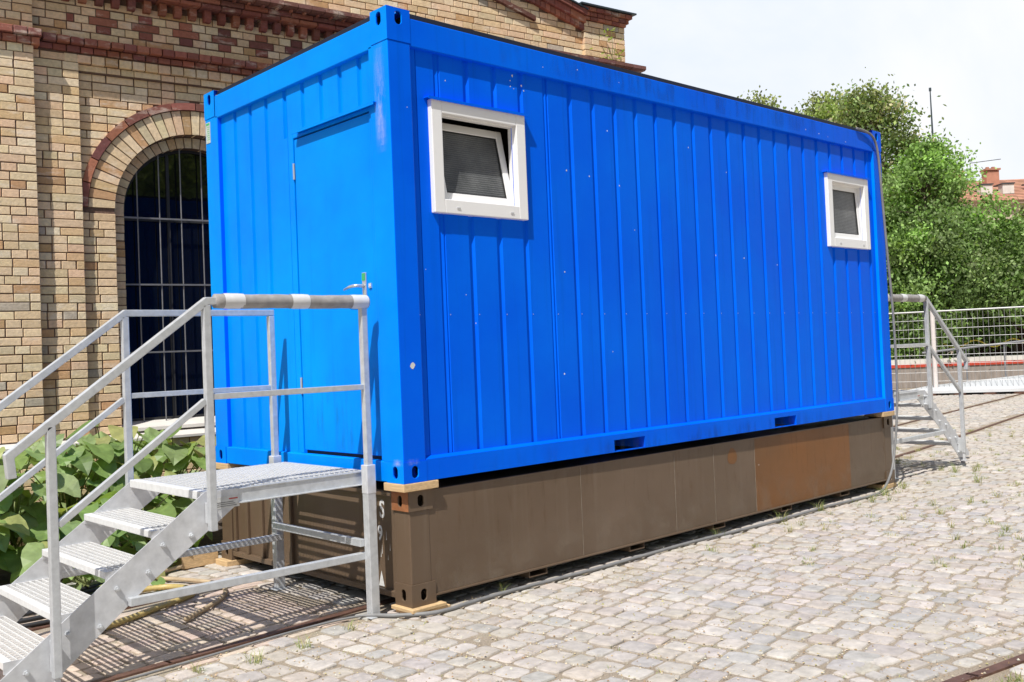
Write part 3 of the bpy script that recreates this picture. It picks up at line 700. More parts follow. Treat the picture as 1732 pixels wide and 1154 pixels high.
# ------------------------------------------------------------------ brick building (local: x along the facade, y depth into the wall, z up)
TH = rad(-8)
BX, BY = -0.5886, 4.5381
bld = thing('brick_building', 'old yellow brick hall with red brick trim and arched barred windows behind the containers', 'building', (BX, BY, 0), TH)
YEL = [(0.74, 0.56, 0.35), (0.78, 0.60, 0.39), (0.70, 0.52, 0.32), (0.76, 0.55, 0.36), (0.70, 0.57, 0.37), (0.70, 0.49, 0.28), (0.80, 0.65, 0.45), (0.77, 0.55, 0.36), (0.72, 0.56, 0.36), (0.76, 0.58, 0.38)]
REDS = [(0.33, 0.125, 0.095), (0.28, 0.105, 0.085), (0.40, 0.16, 0.105), (0.25, 0.105, 0.09)]
def ycol():
    r = random.random()
    if r < 0.07: return jit((0.58, 0.36, 0.19), 0.14)
    if r < 0.10: return jit((0.52, 0.46, 0.36), 0.12)
    return tuple(min(0.88, x * 1.08) for x in jit(random.choice(YEL), 0.10))
def rcol(): return jit(random.choice(REDS), 0.18)
C, J = 0.077, 0.0095
def brick(mb, s0, s1, q0, q1, d, col, depth=0.13, ch=0.0035):
    mb.cur = col
    e = [random.uniform(-0.0025, 0.0022) for _ in range(4)]; dd = d + random.uniform(-0.0022, 0.0022)
    s0 += e[0]; s1 += e[1]; q0 += e[2]; q1 += e[3]
    D = d + depth; f = dd + ch
    k = len(mb.v)
    mb.v += [(s0 + ch, dd, q0 + ch), (s1 - ch, dd, q0 + ch), (s1 - ch, dd, q1 - ch), (s0 + ch, dd, q1 - ch), (s0, f, q0), (s1, f, q0), (s1, f, q1), (s0, f, q1), (s0, D, q0), (s1, D, q0), (s1, D, q1), (s0, D, q1)]
    for F in ((0, 1, 2, 3), (4, 5, 1, 0), (5, 6, 2, 1), (6, 7, 3, 2), (7, 4, 0, 3), (8, 9, 5, 4), (9, 10, 6, 5), (10, 11, 7, 6), (11, 8, 4, 7)): mb.face([k + i for i in F])
def course(mb, s0, s1, q0, q1, d, colf, pH=0.62, depth=0.13, L0=None):
    x = s0; first = True
    while x < s1 - 0.02:
        ln = 0.115 if random.random() < pH else 0.24
        if first: ln = L0 or random.choice((0.06, 0.115, 0.24)); first = False
        ln += random.uniform(-0.004, 0.004)
        if s1 - (x + ln) < 0.06: ln = s1 - x
        if ln > 0.26:
            h = ln / 2; brick(mb, x, x + h - J, q0, q1, d, colf(), depth); brick(mb, x + h, x + ln, q0, q1, d, colf(), depth)
        else: brick(mb, x, min(x + ln, s1), q0, q1, d, colf(), depth)
        x += ln + J
def fill(mb, s0, s1, q0, q1, d, colf=ycol, span=None, depth=0.13):
    n = max(1, round((q1 - q0) / C)); h = (q1 - q0) / n
    for i in range(n):
        a, b = q0 + i * h + J / 2, q0 + (i + 1) * h - J / 2
        for u, v in (span(s0, s1, (a + b) / 2, b) if span else [(s0, s1)]):
            if v - u > 0.02: course(mb, u, v, a, b, d, colf, depth=depth)
B = MB(); MO = MB()
SE = 6.97
ZS, ZBAND = 3.03, 4.435
piers = [(-0.65, 0.0), (2.90, 3.50), (6.30, SE)]
bays = [(0.0, 2.90, 1.45), (3.50, 6.30, 4.90)]
for a, b in piers:
    fill(B, a, b, 0.92, ZBAND, 0.0); MO.box(a + 0.004, b - 0.004, 0.0095, 0.4, 0.0, ZBAND)
    fill(B, a - 0.05, b + 0.05, 0.0, 0.85, -0.07)
    MO.box(a - 0.045, b + 0.045, -0.06, 0.3, 0.0, 0.86)
    fill(B, a, b, 4.565, 5.01, 0.0); MO.box(a + 0.004, b - 0.004, 0.0095, 0.4, 4.55, 5.05)
RO, RI, RW = 1.005, 0.772, 0.665
for a, b, c in bays:
    sw = 0.386 if a == 0 else 0.34
    for u, v in ((a + 0.001, a + sw), (b - sw, b - 0.001)):
        fill(B, u, v, 0.92, 4.43, 0.095); MO.box(u, v - 0.004 if u < c else v, 0.105, 0.5, 0.0, 4.43)
    pa, pb = a + sw, b - sw
    def span(s0, s1, z, zt, c=c):
        if z < ZS - 0.01: return [(s0, c - RI + 0.001), (c + RI - 0.001, s1)]
        h = max(0.0, z - ZS)
        if h < RO + 0.065: 
            w = math.sqrt(max(0, (RO + 0.06) ** 2 - h * h)); return [(s0, c - w), (c + w, s1)]
        return [(s0, s1)]
    fill(B, pa + 0.004, pb - 0.004, 0.92, 4.285, 0.165, span=span)
    # backing with the arch cut out
    n = 24
    for k in range(n):
        t0, t1 = PI * k / n, PI * (k + 1) / n
        P = [(c + RI * math.cos(t), ZS + RI * math.sin(t)) for t in (t0, t1)]
        Q = [(c + 1.2 * math.cos(t), ZS + 1.2 * math.sin(t)) for t in (t0, t1)]
        MO.add([(P[0][0], 0.176, P[0][1]), (P[1][0], 0.176, P[1][1]), (Q[1][0], 0.176, Q[1][1]), (Q[0][0], 0.176, Q[0][1])], [(0, 1, 2, 3)])
        MO.add([(P[0][0], 0.176, P[0][1]), (P[1][0], 0.176, P[1][1]), (P[1][0], 0.31, P[1][1]), (P[0][0], 0.31, P[0][1])], [(3, 2, 1, 0)])
        P2 = [(c + RW * math.cos(t), ZS + RW * math.sin(t)) for t in (t0, t1)]
        MO.add([(P2[0][0], 0.311, P2[0][1]), (P2[1][0], 0.311, P2[1][1]), (P[1][0], 0.311, P[1][1]), (P[0][0], 0.311, P[0][1])], [(0, 1, 2, 3)])
        MO.add([(P2[0][0], 0.311, P2[0][1]), (P2[1][0], 0.311, P2[1][1]), (P2[1][0], 0.46, P2[1][1]), (P2[0][0], 0.46, P2[0][1])], [(3, 2, 1, 0)])
    MO.box(pa, c - RI - 0.004, 0.1755, 0.5, 0.0, ZS); MO.box(c + RI + 0.004, pb, 0.1755, 0.5, 0.0, ZS)
    MO.box(c - RI - 0.003, c - RW - 0.003, 0.3105, 0.5, 0.0, ZS); MO.box(c + RW + 0.003, c + RI + 0.003, 0.3105, 0.5, 0.0, ZS)
    MO.box(pa, c - 1.1, 0.1765, 0.5, ZS, 4.3); MO.box(c + 1.1, pb, 0.1765, 0.5, ZS, 4.3); MO.box(pa, pb, 0.1768, 0.5, ZS + 1.1, 4.3)
    MO.box(c - 1.1, c + 1.1, 0.47, 0.5, ZS, ZS + 1.12)
    # voussoirs, hood mould and inner ring
    N = 33
    def wedge(mb, r0, r1, t0, t1, d0, d1, col, nn=1):
        mb.cur = col
        pts = [(c + r1 * math.cos(t0 + (t1 - t0) * i / nn), ZS + r1 * math.sin(t0 + (t1 - t0) * i / nn)) for i in range(nn + 1)] + [(c + r0 * math.cos(t1 - (t1 - t0) * i / nn), ZS + r0 * math.sin(t1 - (t1 - t0) * i / nn)) for i in range(nn + 1)]
        mb.prism(pts, d1, d0, lambda p, q, d: (p, d, q))
    for k in range(N):
        g = 0.0065
        wedge(B, RI, RO - 0.004, PI * k / N + g, PI * (k + 1) / N - g, 0.163 + random.uniform(-.002, .002), 0.30, ycol())
    for k in range(28):
        g = 0.008
        wedge(B, RW, RI - 0.008, PI * k / 28 + g, PI * (k + 1) / 28 - g, 0.302 + random.uniform(-.002, .002), 0.45, ycol())
    for k in range(14):
        g = 0.005
        wedge(B, RO + 0.004, RO + 0.072, PI * k / 14 + g, PI * (k + 1) / 14 - g, 0.142, 0.24, rcol(), 4)
    for u, v in ((c - RI + 0.004, c - RW), (c + RW, c + RI - 0.004)):
        n = round((ZS - 1.05) / C)
        for i in range(n): brick(B, u, v, 1.05 + i * C + J / 2, 1.05 + (i + 1) * C - J / 2, 0.302, ycol(), 0.15)
    # corbelled brackets under the band
    x = pa - 0.12
    while x < pb + 0.12 - 0.1:
        brick(B, x, x + 0.108, 4.355, 4.43, 0.092, ycol(), 0.2); x += 0.119
    course(B, pa, pb, 4.292, 4.348, 0.13, ycol, 0.9, 0.2)
    MO.box(pa, pb, 0.14, 0.5, 4.28, 4.43)
    # window in the arch
    win = MB(); pts = [(c - RW, 0.98)] + [(c + RW, 0.98)] + [(c + RW * math.cos(PI * i / 28), ZS + RW * math.sin(PI * i / 28)) for i in range(29)]
    win.add([(x, 0.425, z) for x, z in pts], [tuple(range(len(pts)))])
    wo = win.build('window', M['darkglass'], bld)
    fr = MB()
    for x in (c - 0.22, c + 0.22): fr.box(x - 0.014, x + 0.014, 0.405, 0.424, 1.0, ZS + math.sqrt(RW ** 2 - 0.22 ** 2) - 0.005)
    fr.box(c - RW, c + RW, 0.404, 0.4235, ZS - 0.07, ZS - 0.035); fr.box(c - RW, c + RW, 0.40, 0.4235, 0.985, 1.04)
    for k in range(20):
        t0, t1 = PI * k / 20, PI * (k + 1) / 20
        P = [(c + q * math.cos(t), ZS + q * math.sin(t)) for q, t in ((RW - 0.03, t0), (RW - 0.03, t1), (RW, t1), (RW, t0))]
        fr.add([(x, 0.41, z) for x, z in P], [(0, 1, 2, 3)])
    fr.build('frame', M['blackrubber'], wo)
    gr = MB()
    for k in range(-3, 4):
        x = c + 0.207 * k - 0.115 if a == 0 else c + 0.207 * k
        if abs(x - c) < RW - 0.02:
            gr.tube([(x, 0.345, 1.0), (x, 0.345, ZS + math.sqrt(max(0.0, RW ** 2 - (x - c) ** 2)))], 0.0068, 8)
    for z in (1.674, 2.331, 2.978): gr.box(c - RW - 0.005, c + RW + 0.005, 0.327, 0.337, z - 0.008, z + 0.008)
    gr.build('grille', M['bar'], wo)
    sl = MB(); sl.prism([(0.40, 1.015), (0.40, 0.93), (0.15, 0.93), (0.15, 0.965)], c - RI - 0.02, c + RI + 0.02, lambda p, q, d: (d, p, q)); sl.build('sill', M['pale'], wo, recalc=True, bevel=0.004)
    fill(B, pa - sw + 0.01, pb + sw - 0.01, 0.0, 0.85, 0.02); MO.box(pa - sw, pb + sw, 0.03, 0.4, 0.0, 0.86)
# plinth coping
for a, b in piers: P_ = MB(); P_.prism([(0.05, 0.925), (0.05, 0.855), (-0.11, 0.855), (-0.11, 0.885)], a - 0.08, b + 0.08, lambda p, q, d: (d, p, q)); P_.build('plinth_coping', M['pale'], bld, recalc=True, bevel=0.004)
for a, b, c in bays: P_ = MB(); P_.prism([(0.2, 0.918), (0.2, 0.852), (-0.02, 0.852), (-0.02, 0.88)], a + 0.081, b - 0.081, lambda p, q, d: (d, p, q)); P_.build('plinth_coping', M['pale'], bld, recalc=True, bevel=0.004)
# red string course
R_ = MB()
def redrow(s0, s1, q0, q1, d, ln=0.115, depth=0.2, j=0.008):
    x = s0
    while x < s1 - 0.03:
        e = min(x + ln, s1); brick(R_, x, e - j, q0, q1, d, rcol(), depth, 0.006); x = e
for a, b, c in bays: redrow(a + 0.085, b - 0.085, 4.503, 4.566, 0.005); redrow(a + 0.06, b - 0.06, 4.446, 4.497, 0.07)
for a, b in piers: redrow(a - 0.085, b + 0.085, 4.503, 4.566, -0.075, depth=0.3); redrow(a - 0.055, b + 0.055, 4.436, 4.497, -0.04, depth=0.3)
MO.box(-0.65, SE, 0.11, 0.5, 4.43, 4.57)
R_.build('string_course', M['brick'], bld)
# frieze with red lozenges
rowz = [4.575, 4.652, 4.729, 4.806, 4.883]
for a, b, c in bays:
    for i, q in enumerate(rowz):
        q0, q1 = q + 0.004, q + C - 0.007
        x = a + 0.002; k = 0
        if i in (0, 4):
            course(B, a + 0.002, b - 0.002, q0, q1, 0.095, ycol, 0.1)
        else:
            # period 0.378: yellow + red run; widths depend on the row
            per = 0.378
            base = a + 0.30 if a == 0 else a + 0.2
            course(B, a + 0.002, base - 0.008, q0, q1, 0.095, ycol, 0.6)
            x = base
            while x < b - 0.05:
                wide = i == 2
                yl = 0.118 if wide else 0.244; rl = per - yl
                off = 0.0
                segs = []
                if wide: segs = [(0.063, 0.063 + 0.118, ycol), (0.063 + 0.126, per + 0.063 - 0.008, rcol)]
                else: segs = [(0.0, 0.118, ycol), (0.126, 0.244, ycol), (0.252, per - 0.008, rcol)]
                for u, v, f in segs:
                    if x + u < b - 0.03: brick(B, x + u, min(x + v, b - 0.004), q0, q1, 0.095, f())
                if wide and x == base: brick(B, base, base + 0.055, q0, q1, 0.095, rcol())
                x += per
    MO.box(a, b, 0.105, 0.5, 4.56, 5.05)
# dentils and cornice
D_ = MB(); x = -0.60
while x < SE:
    inp = any(a - 0.03 < x < b - 0.04 for a, b in piers)
    d = -0.075 if inp else 0.015
    D_.cur = rcol(); w = 0.066
    D_.prism([(0.14, 5.008), (0.14, 4.905), (d + 0.03, 4.905), (d, 4.935), (d, 5.008)], x, x + w, lambda p, q, dd: (dd, p, q)); x += 0.142
D_.build('dentil_course', M['brick'], bld, recalc=True)
R_ = MB()
redrow(-0.72, SE + 0.06, 5.012, 5.050, -0.07, 0.2, 0.4); redrow(-0.74, SE + 0.09, 5.054, 5.100, -0.10, 0.24, 0.4)
x = -0.78
while x < SE + 0.15:
    e = min(x + 0.145, SE + 0.16); R_.cur = jit((0.21, 0.10, 0.085), 0.2)
    R_.prism([(0.3, 5.172), (0.3, 5.103), (-0.19, 5.103), (-0.22, 5.118), (-0.22, 5.160)], x, e - 0.006, lambda p, q, dd: (dd, p, q)); x = e
R_.build('cornice', M['brick'], bld, recalc=True)
R_ = MB(); x = -0.7
while x < SE: R_.cur = rcol(); R_.box(x, x + 0.022, -0.165, -0.11, 5.083, 5.1025); x += 0.145
R_.build('drip_moulding', M['brick'], bld)
# gable wall above the cornice
def rake(s, k=1.0):  # height of the raking lower edge above the cornice
    sc = 3.15; return 5.60 + (6.20 - abs(s - sc) - sc) * 0.275
apex = 3.15
def gspan(s0, s1, z, zt):
    # keep below the rake
    w = (z - 5.595) / 0.275
    if w <= 0: return [(s0, s1)]
    u = 0.10 + w; v = 6.20 - w
    return [(max(s0, u), min(s1, v))] if v > u else []
fill(B, 0.0, 6.30, 5.175, 6.4, 0.05, span=gspan)
MO.prism([(0.0, 5.17), (6.3, 5.17), (6.3, 5.58), (apex, 5.60 + 3.05 * 0.275), (0.0, 5.58)], 0.06, 0.4, lambda p, q, d: (p, d, q))
for a, b in ((-0.65, 0.0), (6.30, SE)):
    fill(B, a, b, 5.175, 5.70, 0.0); MO.box(a + 0.004, b - 0.004, 0.01, 0.6, 5.17, 5.71)
    fill(B, a + 0.25, a + 0.25, 5.2, 5.2, 0)
B.build('brickwork', M['brick'], bld)
MO.build('mortar', M['mortar'], bld)
for a, b in ((-0.65, 0.0), (6.30, SE)):
    R_ = MB()
    for k, (q0, q1, e) in enumerate(((5.703, 5.745, 0.035), (5.749, 5.80, 0.05), (5.804, 5.852, 0.085))):
        R_.cur = rcol(); redrow(a - e, b + e, q0, q1, -e, 0.12, 0.6 + 2 * e, 0.006)
    R_.build('pier_cap', M['brick'], bld)
    S_ = MB(); S_.box(a - 0.12, b + 0.12, -0.12, 0.75, 5.857, 5.876); S_.build('coping', M['slate'], bld)
# raking coping of red bricks with a sheet-metal top, and the lower raking moulding
R_ = MB()
def raking(s0, s1, zoff, thick, d0, d1, step, colf):
    n = max(1, round((s1 - s0) / step))
    for i in range(n):
        for sg in (0, 1):
            u, v = s0 + (s1 - s0) * i / n, s0 + (s1 - s0) * (i + 1) / n - 0.008
            if sg: u, v = 2 * apex - u, 2 * apex - v
            zu, zv = rake(u) + zoff, rake(v) + zoff
            R_.cur = colf(); R_.prism([(u, zu), (v, zv), (v, zv + thick), (u, zu + thick)], d1, d0, lambda p, q, d: (p, d, q))
raking(0.0, apex, 0.0, 0.075, 0.0, 0.3, 0.075, rcol); raking(0.0, apex, 0.079, 0.08, -0.04, 0.3, 0.24, rcol); raking(0.0, apex, 0.163, 0.06, -0.08, 0.3, 0.24, rcol)
R_.build('raking_cornice', M['brick'], bld, recalc=True)
R_ = MB()
raking(0.75, apex, -0.19 - 0.02, 0.055, 0.0, 0.1, 0.24, lambda: jit((0.16, 0.075, 0.06), 0.2))
R_.build('raking_band', M['brick'], bld, recalc=True)
for s0, s1 in ((0.0, apex), (6.3, apex)):
    S_ = MB(); u, v = s0, s1; S_.prism([(u, rake(u) + 0.227), (v, rake(v) + 0.227), (v, rake(v) + 0.245), (u, rake(u) + 0.245)], -0.10, 0.7, lambda p, q, d: (p, d, q))
    S_.build('coping', M['slate'], bld, recalc=True)
# body of the hall and its pitched roof
m = MB(); m.cur = (0.5, 0.37, 0.24); m.box(-0.64, SE - 0.012, 0.5, 14.0, 0.0, 5.16); m.build('wall', M['brick'], bld)
m = MB(); 
m.prism([(-0.6, 5.165), (SE - 0.05, 5.165), (SE - 0.05, 5.55), (apex, rake(apex) - 0.1), (-0.6, 5.55)], 0.62, 14.0, lambda p, q, d: (p, d, q)); m.build('roof', M['slate'], bld, recalc=True)
# small weed on the ledge
m = MB(); rnd = random.Random(3)
def wpt(s, d, z): 
    v = Matrix.Rotation(TH, 3, 'Z') @ Vector((s, d, 0)); return Vector((BX + v.x, BY + v.y, z))
for i in range(46):
    t = rnd.random(); s = 6.66 + 0.05 * math.sin(t * 5) + rnd.gauss(0, 0.045); z = 5.19 + t * 0.42 * (1 if i % 3 else 0.4)
    if i % 3 == 0: s -= 0.14
    p = wpt(s, -0.07 - rnd.random() * 0.10, z); a = rnd.uniform(0, 6.28); q = Vector((math.cos(a), math.sin(a), rnd.uniform(-.4, .6))) * rnd.uniform(0.045, 0.085); r = q.cross(Vector((0.3, -0.5, 1))).normalized() * 0.016
    m.cur = jit((0.34, 0.44, 0.12), 0.3); m.quad(p, p + q * 0.5 + r, p + q, p + q * 0.5 - r)
wd = thing('wall_weed', 'small green weed growing on the brick ledge near the roof corner', 'weed', tuple(wpt(6.66, -0.09, 5.17)))
m.build('foliage', M['leaf'], wd)
m = MB(); m.tube([wpt(6.66, -0.08, 5.17), wpt(6.67, -0.1, 5.35), wpt(6.66, -0.1, 5.58)], [0.005, 0.004, 0.002], 6); m.tube([wpt(6.75, -0.08, 5.17), wpt(6.78, -0.1, 5.33)], [0.004, 0.002], 6); m.build('stem', M['stem'], wd)

# ------------------------------------------------------------------ leafy plants by the wall
def leaf(mb, base, d, size, width, roll, droop, col):
    d = Vector(d).normalized(); sd = d.cross(Vector((0, 0, 1)))
    if sd.length < 0.05: sd = Vector((1, 0, 0))
    sd.normalize(); up = sd.cross(d)
    ca, sa = math.cos(roll), math.sin(roll); sd, up = sd * ca + up * sa, up * ca - sd * sa
    prof = [(0.0, 0.02), (-0.10, 0.24), (-0.02, 0.45), (0.20, 0.57), (0.46, 0.55), (0.70, 0.42), (0.89, 0.20), (1.0, 0.0)]
    k = len(mb.v); base = Vector(base)
    for i, (t, w) in enumerate(prof):
        tt = max(t, 0); bend = -droop * tt * tt * size
        c = base + d * (t * size) + Vector((0, 0, bend)); mid = base + d * (max(0.0, i / 7) * size) + Vector((0, 0, -droop * (i / 7) ** 2 * size))
        e = up * (w * width * 0.16 + 0.02 * random.uniform(-1, 1) * (w > 0.1))
        mb.v += [tuple(mid), tuple(c + sd * w * width + e), tuple(c - sd * w * width + e * 0.9)]
    for i in range(7):
        a, b = k + 3 * i, k + 3 * i + 3
        mb.cur = col; mb.face([a, b, b + 1, a + 1]); mb.cur = tuple(x * 0.93 for x in col); mb.face([a, a + 2, b + 2, b])
PL = [(-1.62, 3.05, 0.95, 16, 'tall clump of broad heart-shaped leaves behind the lowest treads'), (-1.18, 3.45, 1.12, 20, 'dense clump of large pale green leaves before the brick pier'),
      (-0.72, 3.55, 1.12, 20, 'clump of large sunlit leaves rising between the two handrails of the stairs'), (-0.28, 3.75, 1.16, 20, 'leafy plant with its top leaves in front of the white window sill'),
      (0.12, 3.55, 1.05, 16, 'leafy plant tucked beside the blue container corner'), (-0.9, 2.75, 0.62, 12, 'low leafy plant showing through the gap above the upper tread'),
      (-0.42, 2.95, 0.70, 12, 'low leafy plant under the stair platform'), (-0.55, 4.15, 1.05, 14, 'leafy plant growing close against the brick plinth'),
      (-2.05, 3.35, 0.9, 16, 'dark green leafy plant in the shade at the picture edge'), (-1.05, 2.32, 0.30, 7, 'small seedling with light green leaves between the treads'),
      (-1.6, 3.85, 1.0, 14, 'leafy plant at the foot of the brick pier'), (0.35, 4.05, 1.0, 12, 'leafy plant behind the container by the sill')]
for x, y, h, n, lb in PL:
    t = thing('leafy_plant', lb, 'plant', (x, y, 0), 0, 'big-leaved plants along the brick wall')
    st, fo = MB(), MB()
    n = int(n * 2.5)
    for i in range(n):
        a = random.uniform(0, 2 * PI); f = (i + 0.6) / n
        zz = h * (0.16 + 0.80 * f) * random.uniform(0.88, 1.0); rr = 0.34 * (0.45 + 0.9 * random.random()) * (1.1 - 0.45 * f)
        if i % 3 == 0: a = random.uniform(-2.7, -0.6)
        tip = Vector((x + rr * math.cos(a), y + rr * math.sin(a), zz))
        root = Vector((x + random.uniform(-.05, .05), y + random.uniform(-.05, .05), 0.0 if i < 4 else zz * 0.35))
        st.tube([root, root.lerp(tip, 0.5) + Vector((0, 0, 0.06)), tip], [0.007, 0.006, 0.004], 5)
        a2 = a + random.uniform(-0.7, 0.7); d = Vector((math.cos(a2) - 0.25, math.sin(a2) - 0.35, random.uniform(-0.55, 0.05)))
        sz = random.uniform(0.12, 0.25) * (0.75 if h < 0.5 else 1.0)
        col = jit(random.choice([(0.31, 0.42, 0.17), (0.26, 0.38, 0.12), (0.37, 0.46, 0.23), (0.25, 0.37, 0.11), (0.33, 0.44, 0.19), (0.44, 0.46, 0.18), (0.20, 0.30, 0.10)]), 0.15)
        leaf(fo, tip, d, sz, sz * random.uniform(0.80, 0.98), random.uniform(-0.45, 0.45), random.uniform(0.15, 0.6), col)
    st.build('stem', M['stem'], t); fo.build('foliage', M['leaf'], t, smooth=False)

# ------------------------------------------------------------------ ground, cobbles, rails
m = MB(); m.quad((-400, -400, -0.0085), (400, -400, -0.0085), (400, 400, -0.0085), (-400, 400, -0.0085)); struct(m.build('ground', M['ground']))
m = MB(); 
g = 40
for i in range(g):
    for j in range(6):
        def H(a, b): return (-5 + 13 * a / g, 2.95 + 1.75 * b / 6, 0.006 + 0.02 * (math.sin(a * 1.7) * math.cos(b * 2.3) + 1) * (0 < b < 6))
        m.quad(H(i, j), H(i + 1, j), H(i + 1, j + 1), H(i, j + 1))
struct(m.build('soil', M['soil'], smooth=True))

RAILS = [  # centre lines of the rails let into the paving
    [(-5.0, 0.0), (-1.57, 0.30), (-0.35, 0.405), (8.5, 1.23), (15.58, 2.25), (26, 3.75)],
    [(-5.0, 1.36), (-0.55, 1.74), (8.3, 2.66), (13.9, 3.46), (21.24, 4.48), (26, 5.2)],
    [(-1.2, -2.46), (0.88, -2.80), (1.45, -2.915), (6.0, -3.68)]]
def dist_rail(x, y):
    d = 9
    for R in RAILS:
        for (ax, ay), (bx_, by) in zip(R, R[1:]):
            t = max(0, min(1, ((x - ax) * (bx_ - ax) + (y - ay) * (by - ay)) / ((bx_ - ax) ** 2 + (by - ay) ** 2)))
            d = min(d, math.hypot(x - ax - t * (bx_ - ax), y - ay - t * (by - ay)))
    return d
lab = ['rusty rail running under the stairs and the brown container into the paving beyond', 'rusty rail of the same track passing close to the pale ramp', 'single rusty rail at the bottom corner of the cobbles']
for R, lb in zip(RAILS, lab):
    m = MB(); P = smooth_path([(x, y, 0) for x, y in R], 8)
    for a, b in zip(P, P[1:]):
        m.beam((a.x, a.y, -0.014), (b.x, b.y, -0.014), 0.055, 0.034); n = Vector((-(b - a).y, (b - a).x, 0)).normalized() * 0.062
    md = m.build('rail', M['rust']); tag(md, lb, 'rail')
STONE = [(0.51, 0.465, 0.415), (0.47, 0.44, 0.405), (0.53, 0.485, 0.43), (0.50, 0.45, 0.395), (0.46, 0.435, 0.405), (0.51, 0.46, 0.40), (0.57, 0.525, 0.475)]
def stone(mb, c, a, lx, ly, k=1.0, hi=0.0, pave=None):
    """one worn sett: irregular rounded outline, domed and slightly tilted"""
    ca, sa = math.cos(a), math.sin(a); n = 10; o = []
    for i in range(n):
        t = 2 * PI * (i + 0.5) / n; ct, s_ = math.cos(t), math.sin(t)
        e = random.uniform(0.26, 0.48)
        px = lx / 2 * math.copysign(abs(ct) ** e, ct) * (1 + random.uniform(-0.09, 0.03)); py = ly / 2 * math.copysign(abs(s_) ** e, s_) * (1 + random.uniform(-0.09, 0.03))
        o.append((px, py))
    q_ = 1.0 if pave is None else 0.25
    tx, ty = random.gauss(0, 0.018) * q_, random.gauss(0, 0.018) * q_; h0 = random.gauss(0, 0.003) * q_ + hi
    b = len(mb.v)
    for sc, z in (((1.0, -0.03), (0.985, -0.0075), (0.93, -0.0012), (0.62, 0.0012)) if pave is None else ((1.0, -0.03), (0.985, -0.0035), (0.95, -0.001), (0.6, 0.0))):
        for px, py in o:
            x, y = px * sc, py * sc
            zz = z if z == -0.03 else z + h0 + tx * x + ty * y + random.uniform(-0.0012, 0.0012)
            mb.v.append((c[0] + ca * x - sa * y, c[1] + sa * x + ca * y, zz))
    mb.cur = jit(random.choice(STONE), 0.07) if pave is None else jit(pave, 0.10)
    for r in range(3):
        for i in range(n):
            j = (i + 1) % n; mb.face([b + r * n + i, b + r * n + j, b + (r + 1) * n + j, b + (r + 1) * n + i])
    mb.face([b + 3 * n + i for i in range(n)])
def bound(x): return -2.32 - 0.11 * (x - 0.53)
def paving(mb, ang, x0, x1, y0, y1, pitch, lmin, lmax, gap, keep, pave=None):
    ca, sa = math.cos(ang), math.sin(ang)
    cn = [(x, y) for x in (x0, x1) for y in (y0, y1)]
    us = [x * ca + y * sa for x, y in cn]; vs = [-x * sa + y * ca for x, y in cn]
    v = min(vs)
    while v < max(vs):
        pw = pitch * random.uniform(0.93, 1.07); u = min(us) + random.uniform(0, lmax)
        ph = random.uniform(0, 6)
        while u < max(us):
            ln = random.uniform(lmin, lmax)
            uu, vv = u + ln / 2, v + pw / 2 + 0.02 * math.sin(u * 1.3 + ph * 0.12) + random.gauss(0, 0.004)
            x, y = uu * ca - vv * sa, uu * sa + vv * ca
            if x0 <= x <= x1 and y0 <= y <= y1 and keep(x, y): stone(mb, (x, y), ang + random.gauss(0, 0.055), ln - gap * random.uniform(0.6, 1.5), pw - gap * random.uniform(0.6, 1.5), pave=pave)
            u += ln
        v += pw
inside = lambda x, y: 0.5 < x < 5.6 and 0.4 < y < 2.1
m = MB()
paving(m, rad(-84), -3.4, 12.0, -4.2, 2.85, 0.152, 0.125, 0.20, 0.011, lambda x, y: dist_rail(x, y) > 0.125 and y > bound(x) - 0.06 and not inside(x, y) and (x < 7.5 or y > -3) and not (x < -0.15 and 0.2 < y < 2))
paving(m, rad(-84), 12.0, 23.5, -1.2, 8.0, 0.155, 0.13, 0.20, 0.012, lambda x, y: dist_rail(x, y) > 0.12)
paving(m, rad(-84), 7.0, 12.0, 2.85, 6.0, 0.155, 0.13, 0.20, 0.012, lambda x, y: dist_rail(x, y) > 0.12)
paving(m, rad(-11), -1.6, 6.0, -4.4, -2.1, 0.112, 0.09, 0.17, 0.016, lambda x, y: dist_rail(x, y) > 0.085 and y < bound(x) + 0.005)
# brick-like setts between the rails below the stairs
paving(m, rad(5), -3.2, -0.1, -0.2, 2.1, 0.118, 0.2, 0.24, 0.008, lambda x, y: dist_rail(x, y) > 0.085 and x < -0.15 and 0.2 < y < 2, (0.58, 0.47, 0.39))
struct(m.build('cobble_paving', M['stone'], smooth=False))

# grit and dry crumbs in the joints
m = MB()
for i in range(16000):
    x = random.uniform(-1.6, 6.5); y = random.uniform(-3.6, 0.25)
    if random.random() < (x - 1) / 9: continue
    r = random.uniform(0.0025, 0.0075) * (1.4 if random.random() < 0.05 else 1); z = random.choice((-0.005, -0.004, 0.003)) + r * 0.3
    m.cur = jit(random.choice([(0.50, 0.38, 0.24), (0.60, 0.52, 0.38), (0.36, 0.24, 0.13), (0.62, 0.58, 0.48), (0.45, 0.40, 0.20)]), 0.2)
    q = [random.uniform(0.6, 1.3) * r for _ in range(6)]
    m.add([(x + q[0], y, z), (x, y + q[1], z), (x - q[2], y, z), (x, y - q[3], z), (x, y, z + q[4] * 0.8)], [(0, 1, 4), (1, 2, 4), (2, 3, 4), (3, 0, 4)])
tag(m.build('gravel', M['grit']), 'fine sandy grit scattered in the joints of the cobbles', 'gravel', kind='stuff')
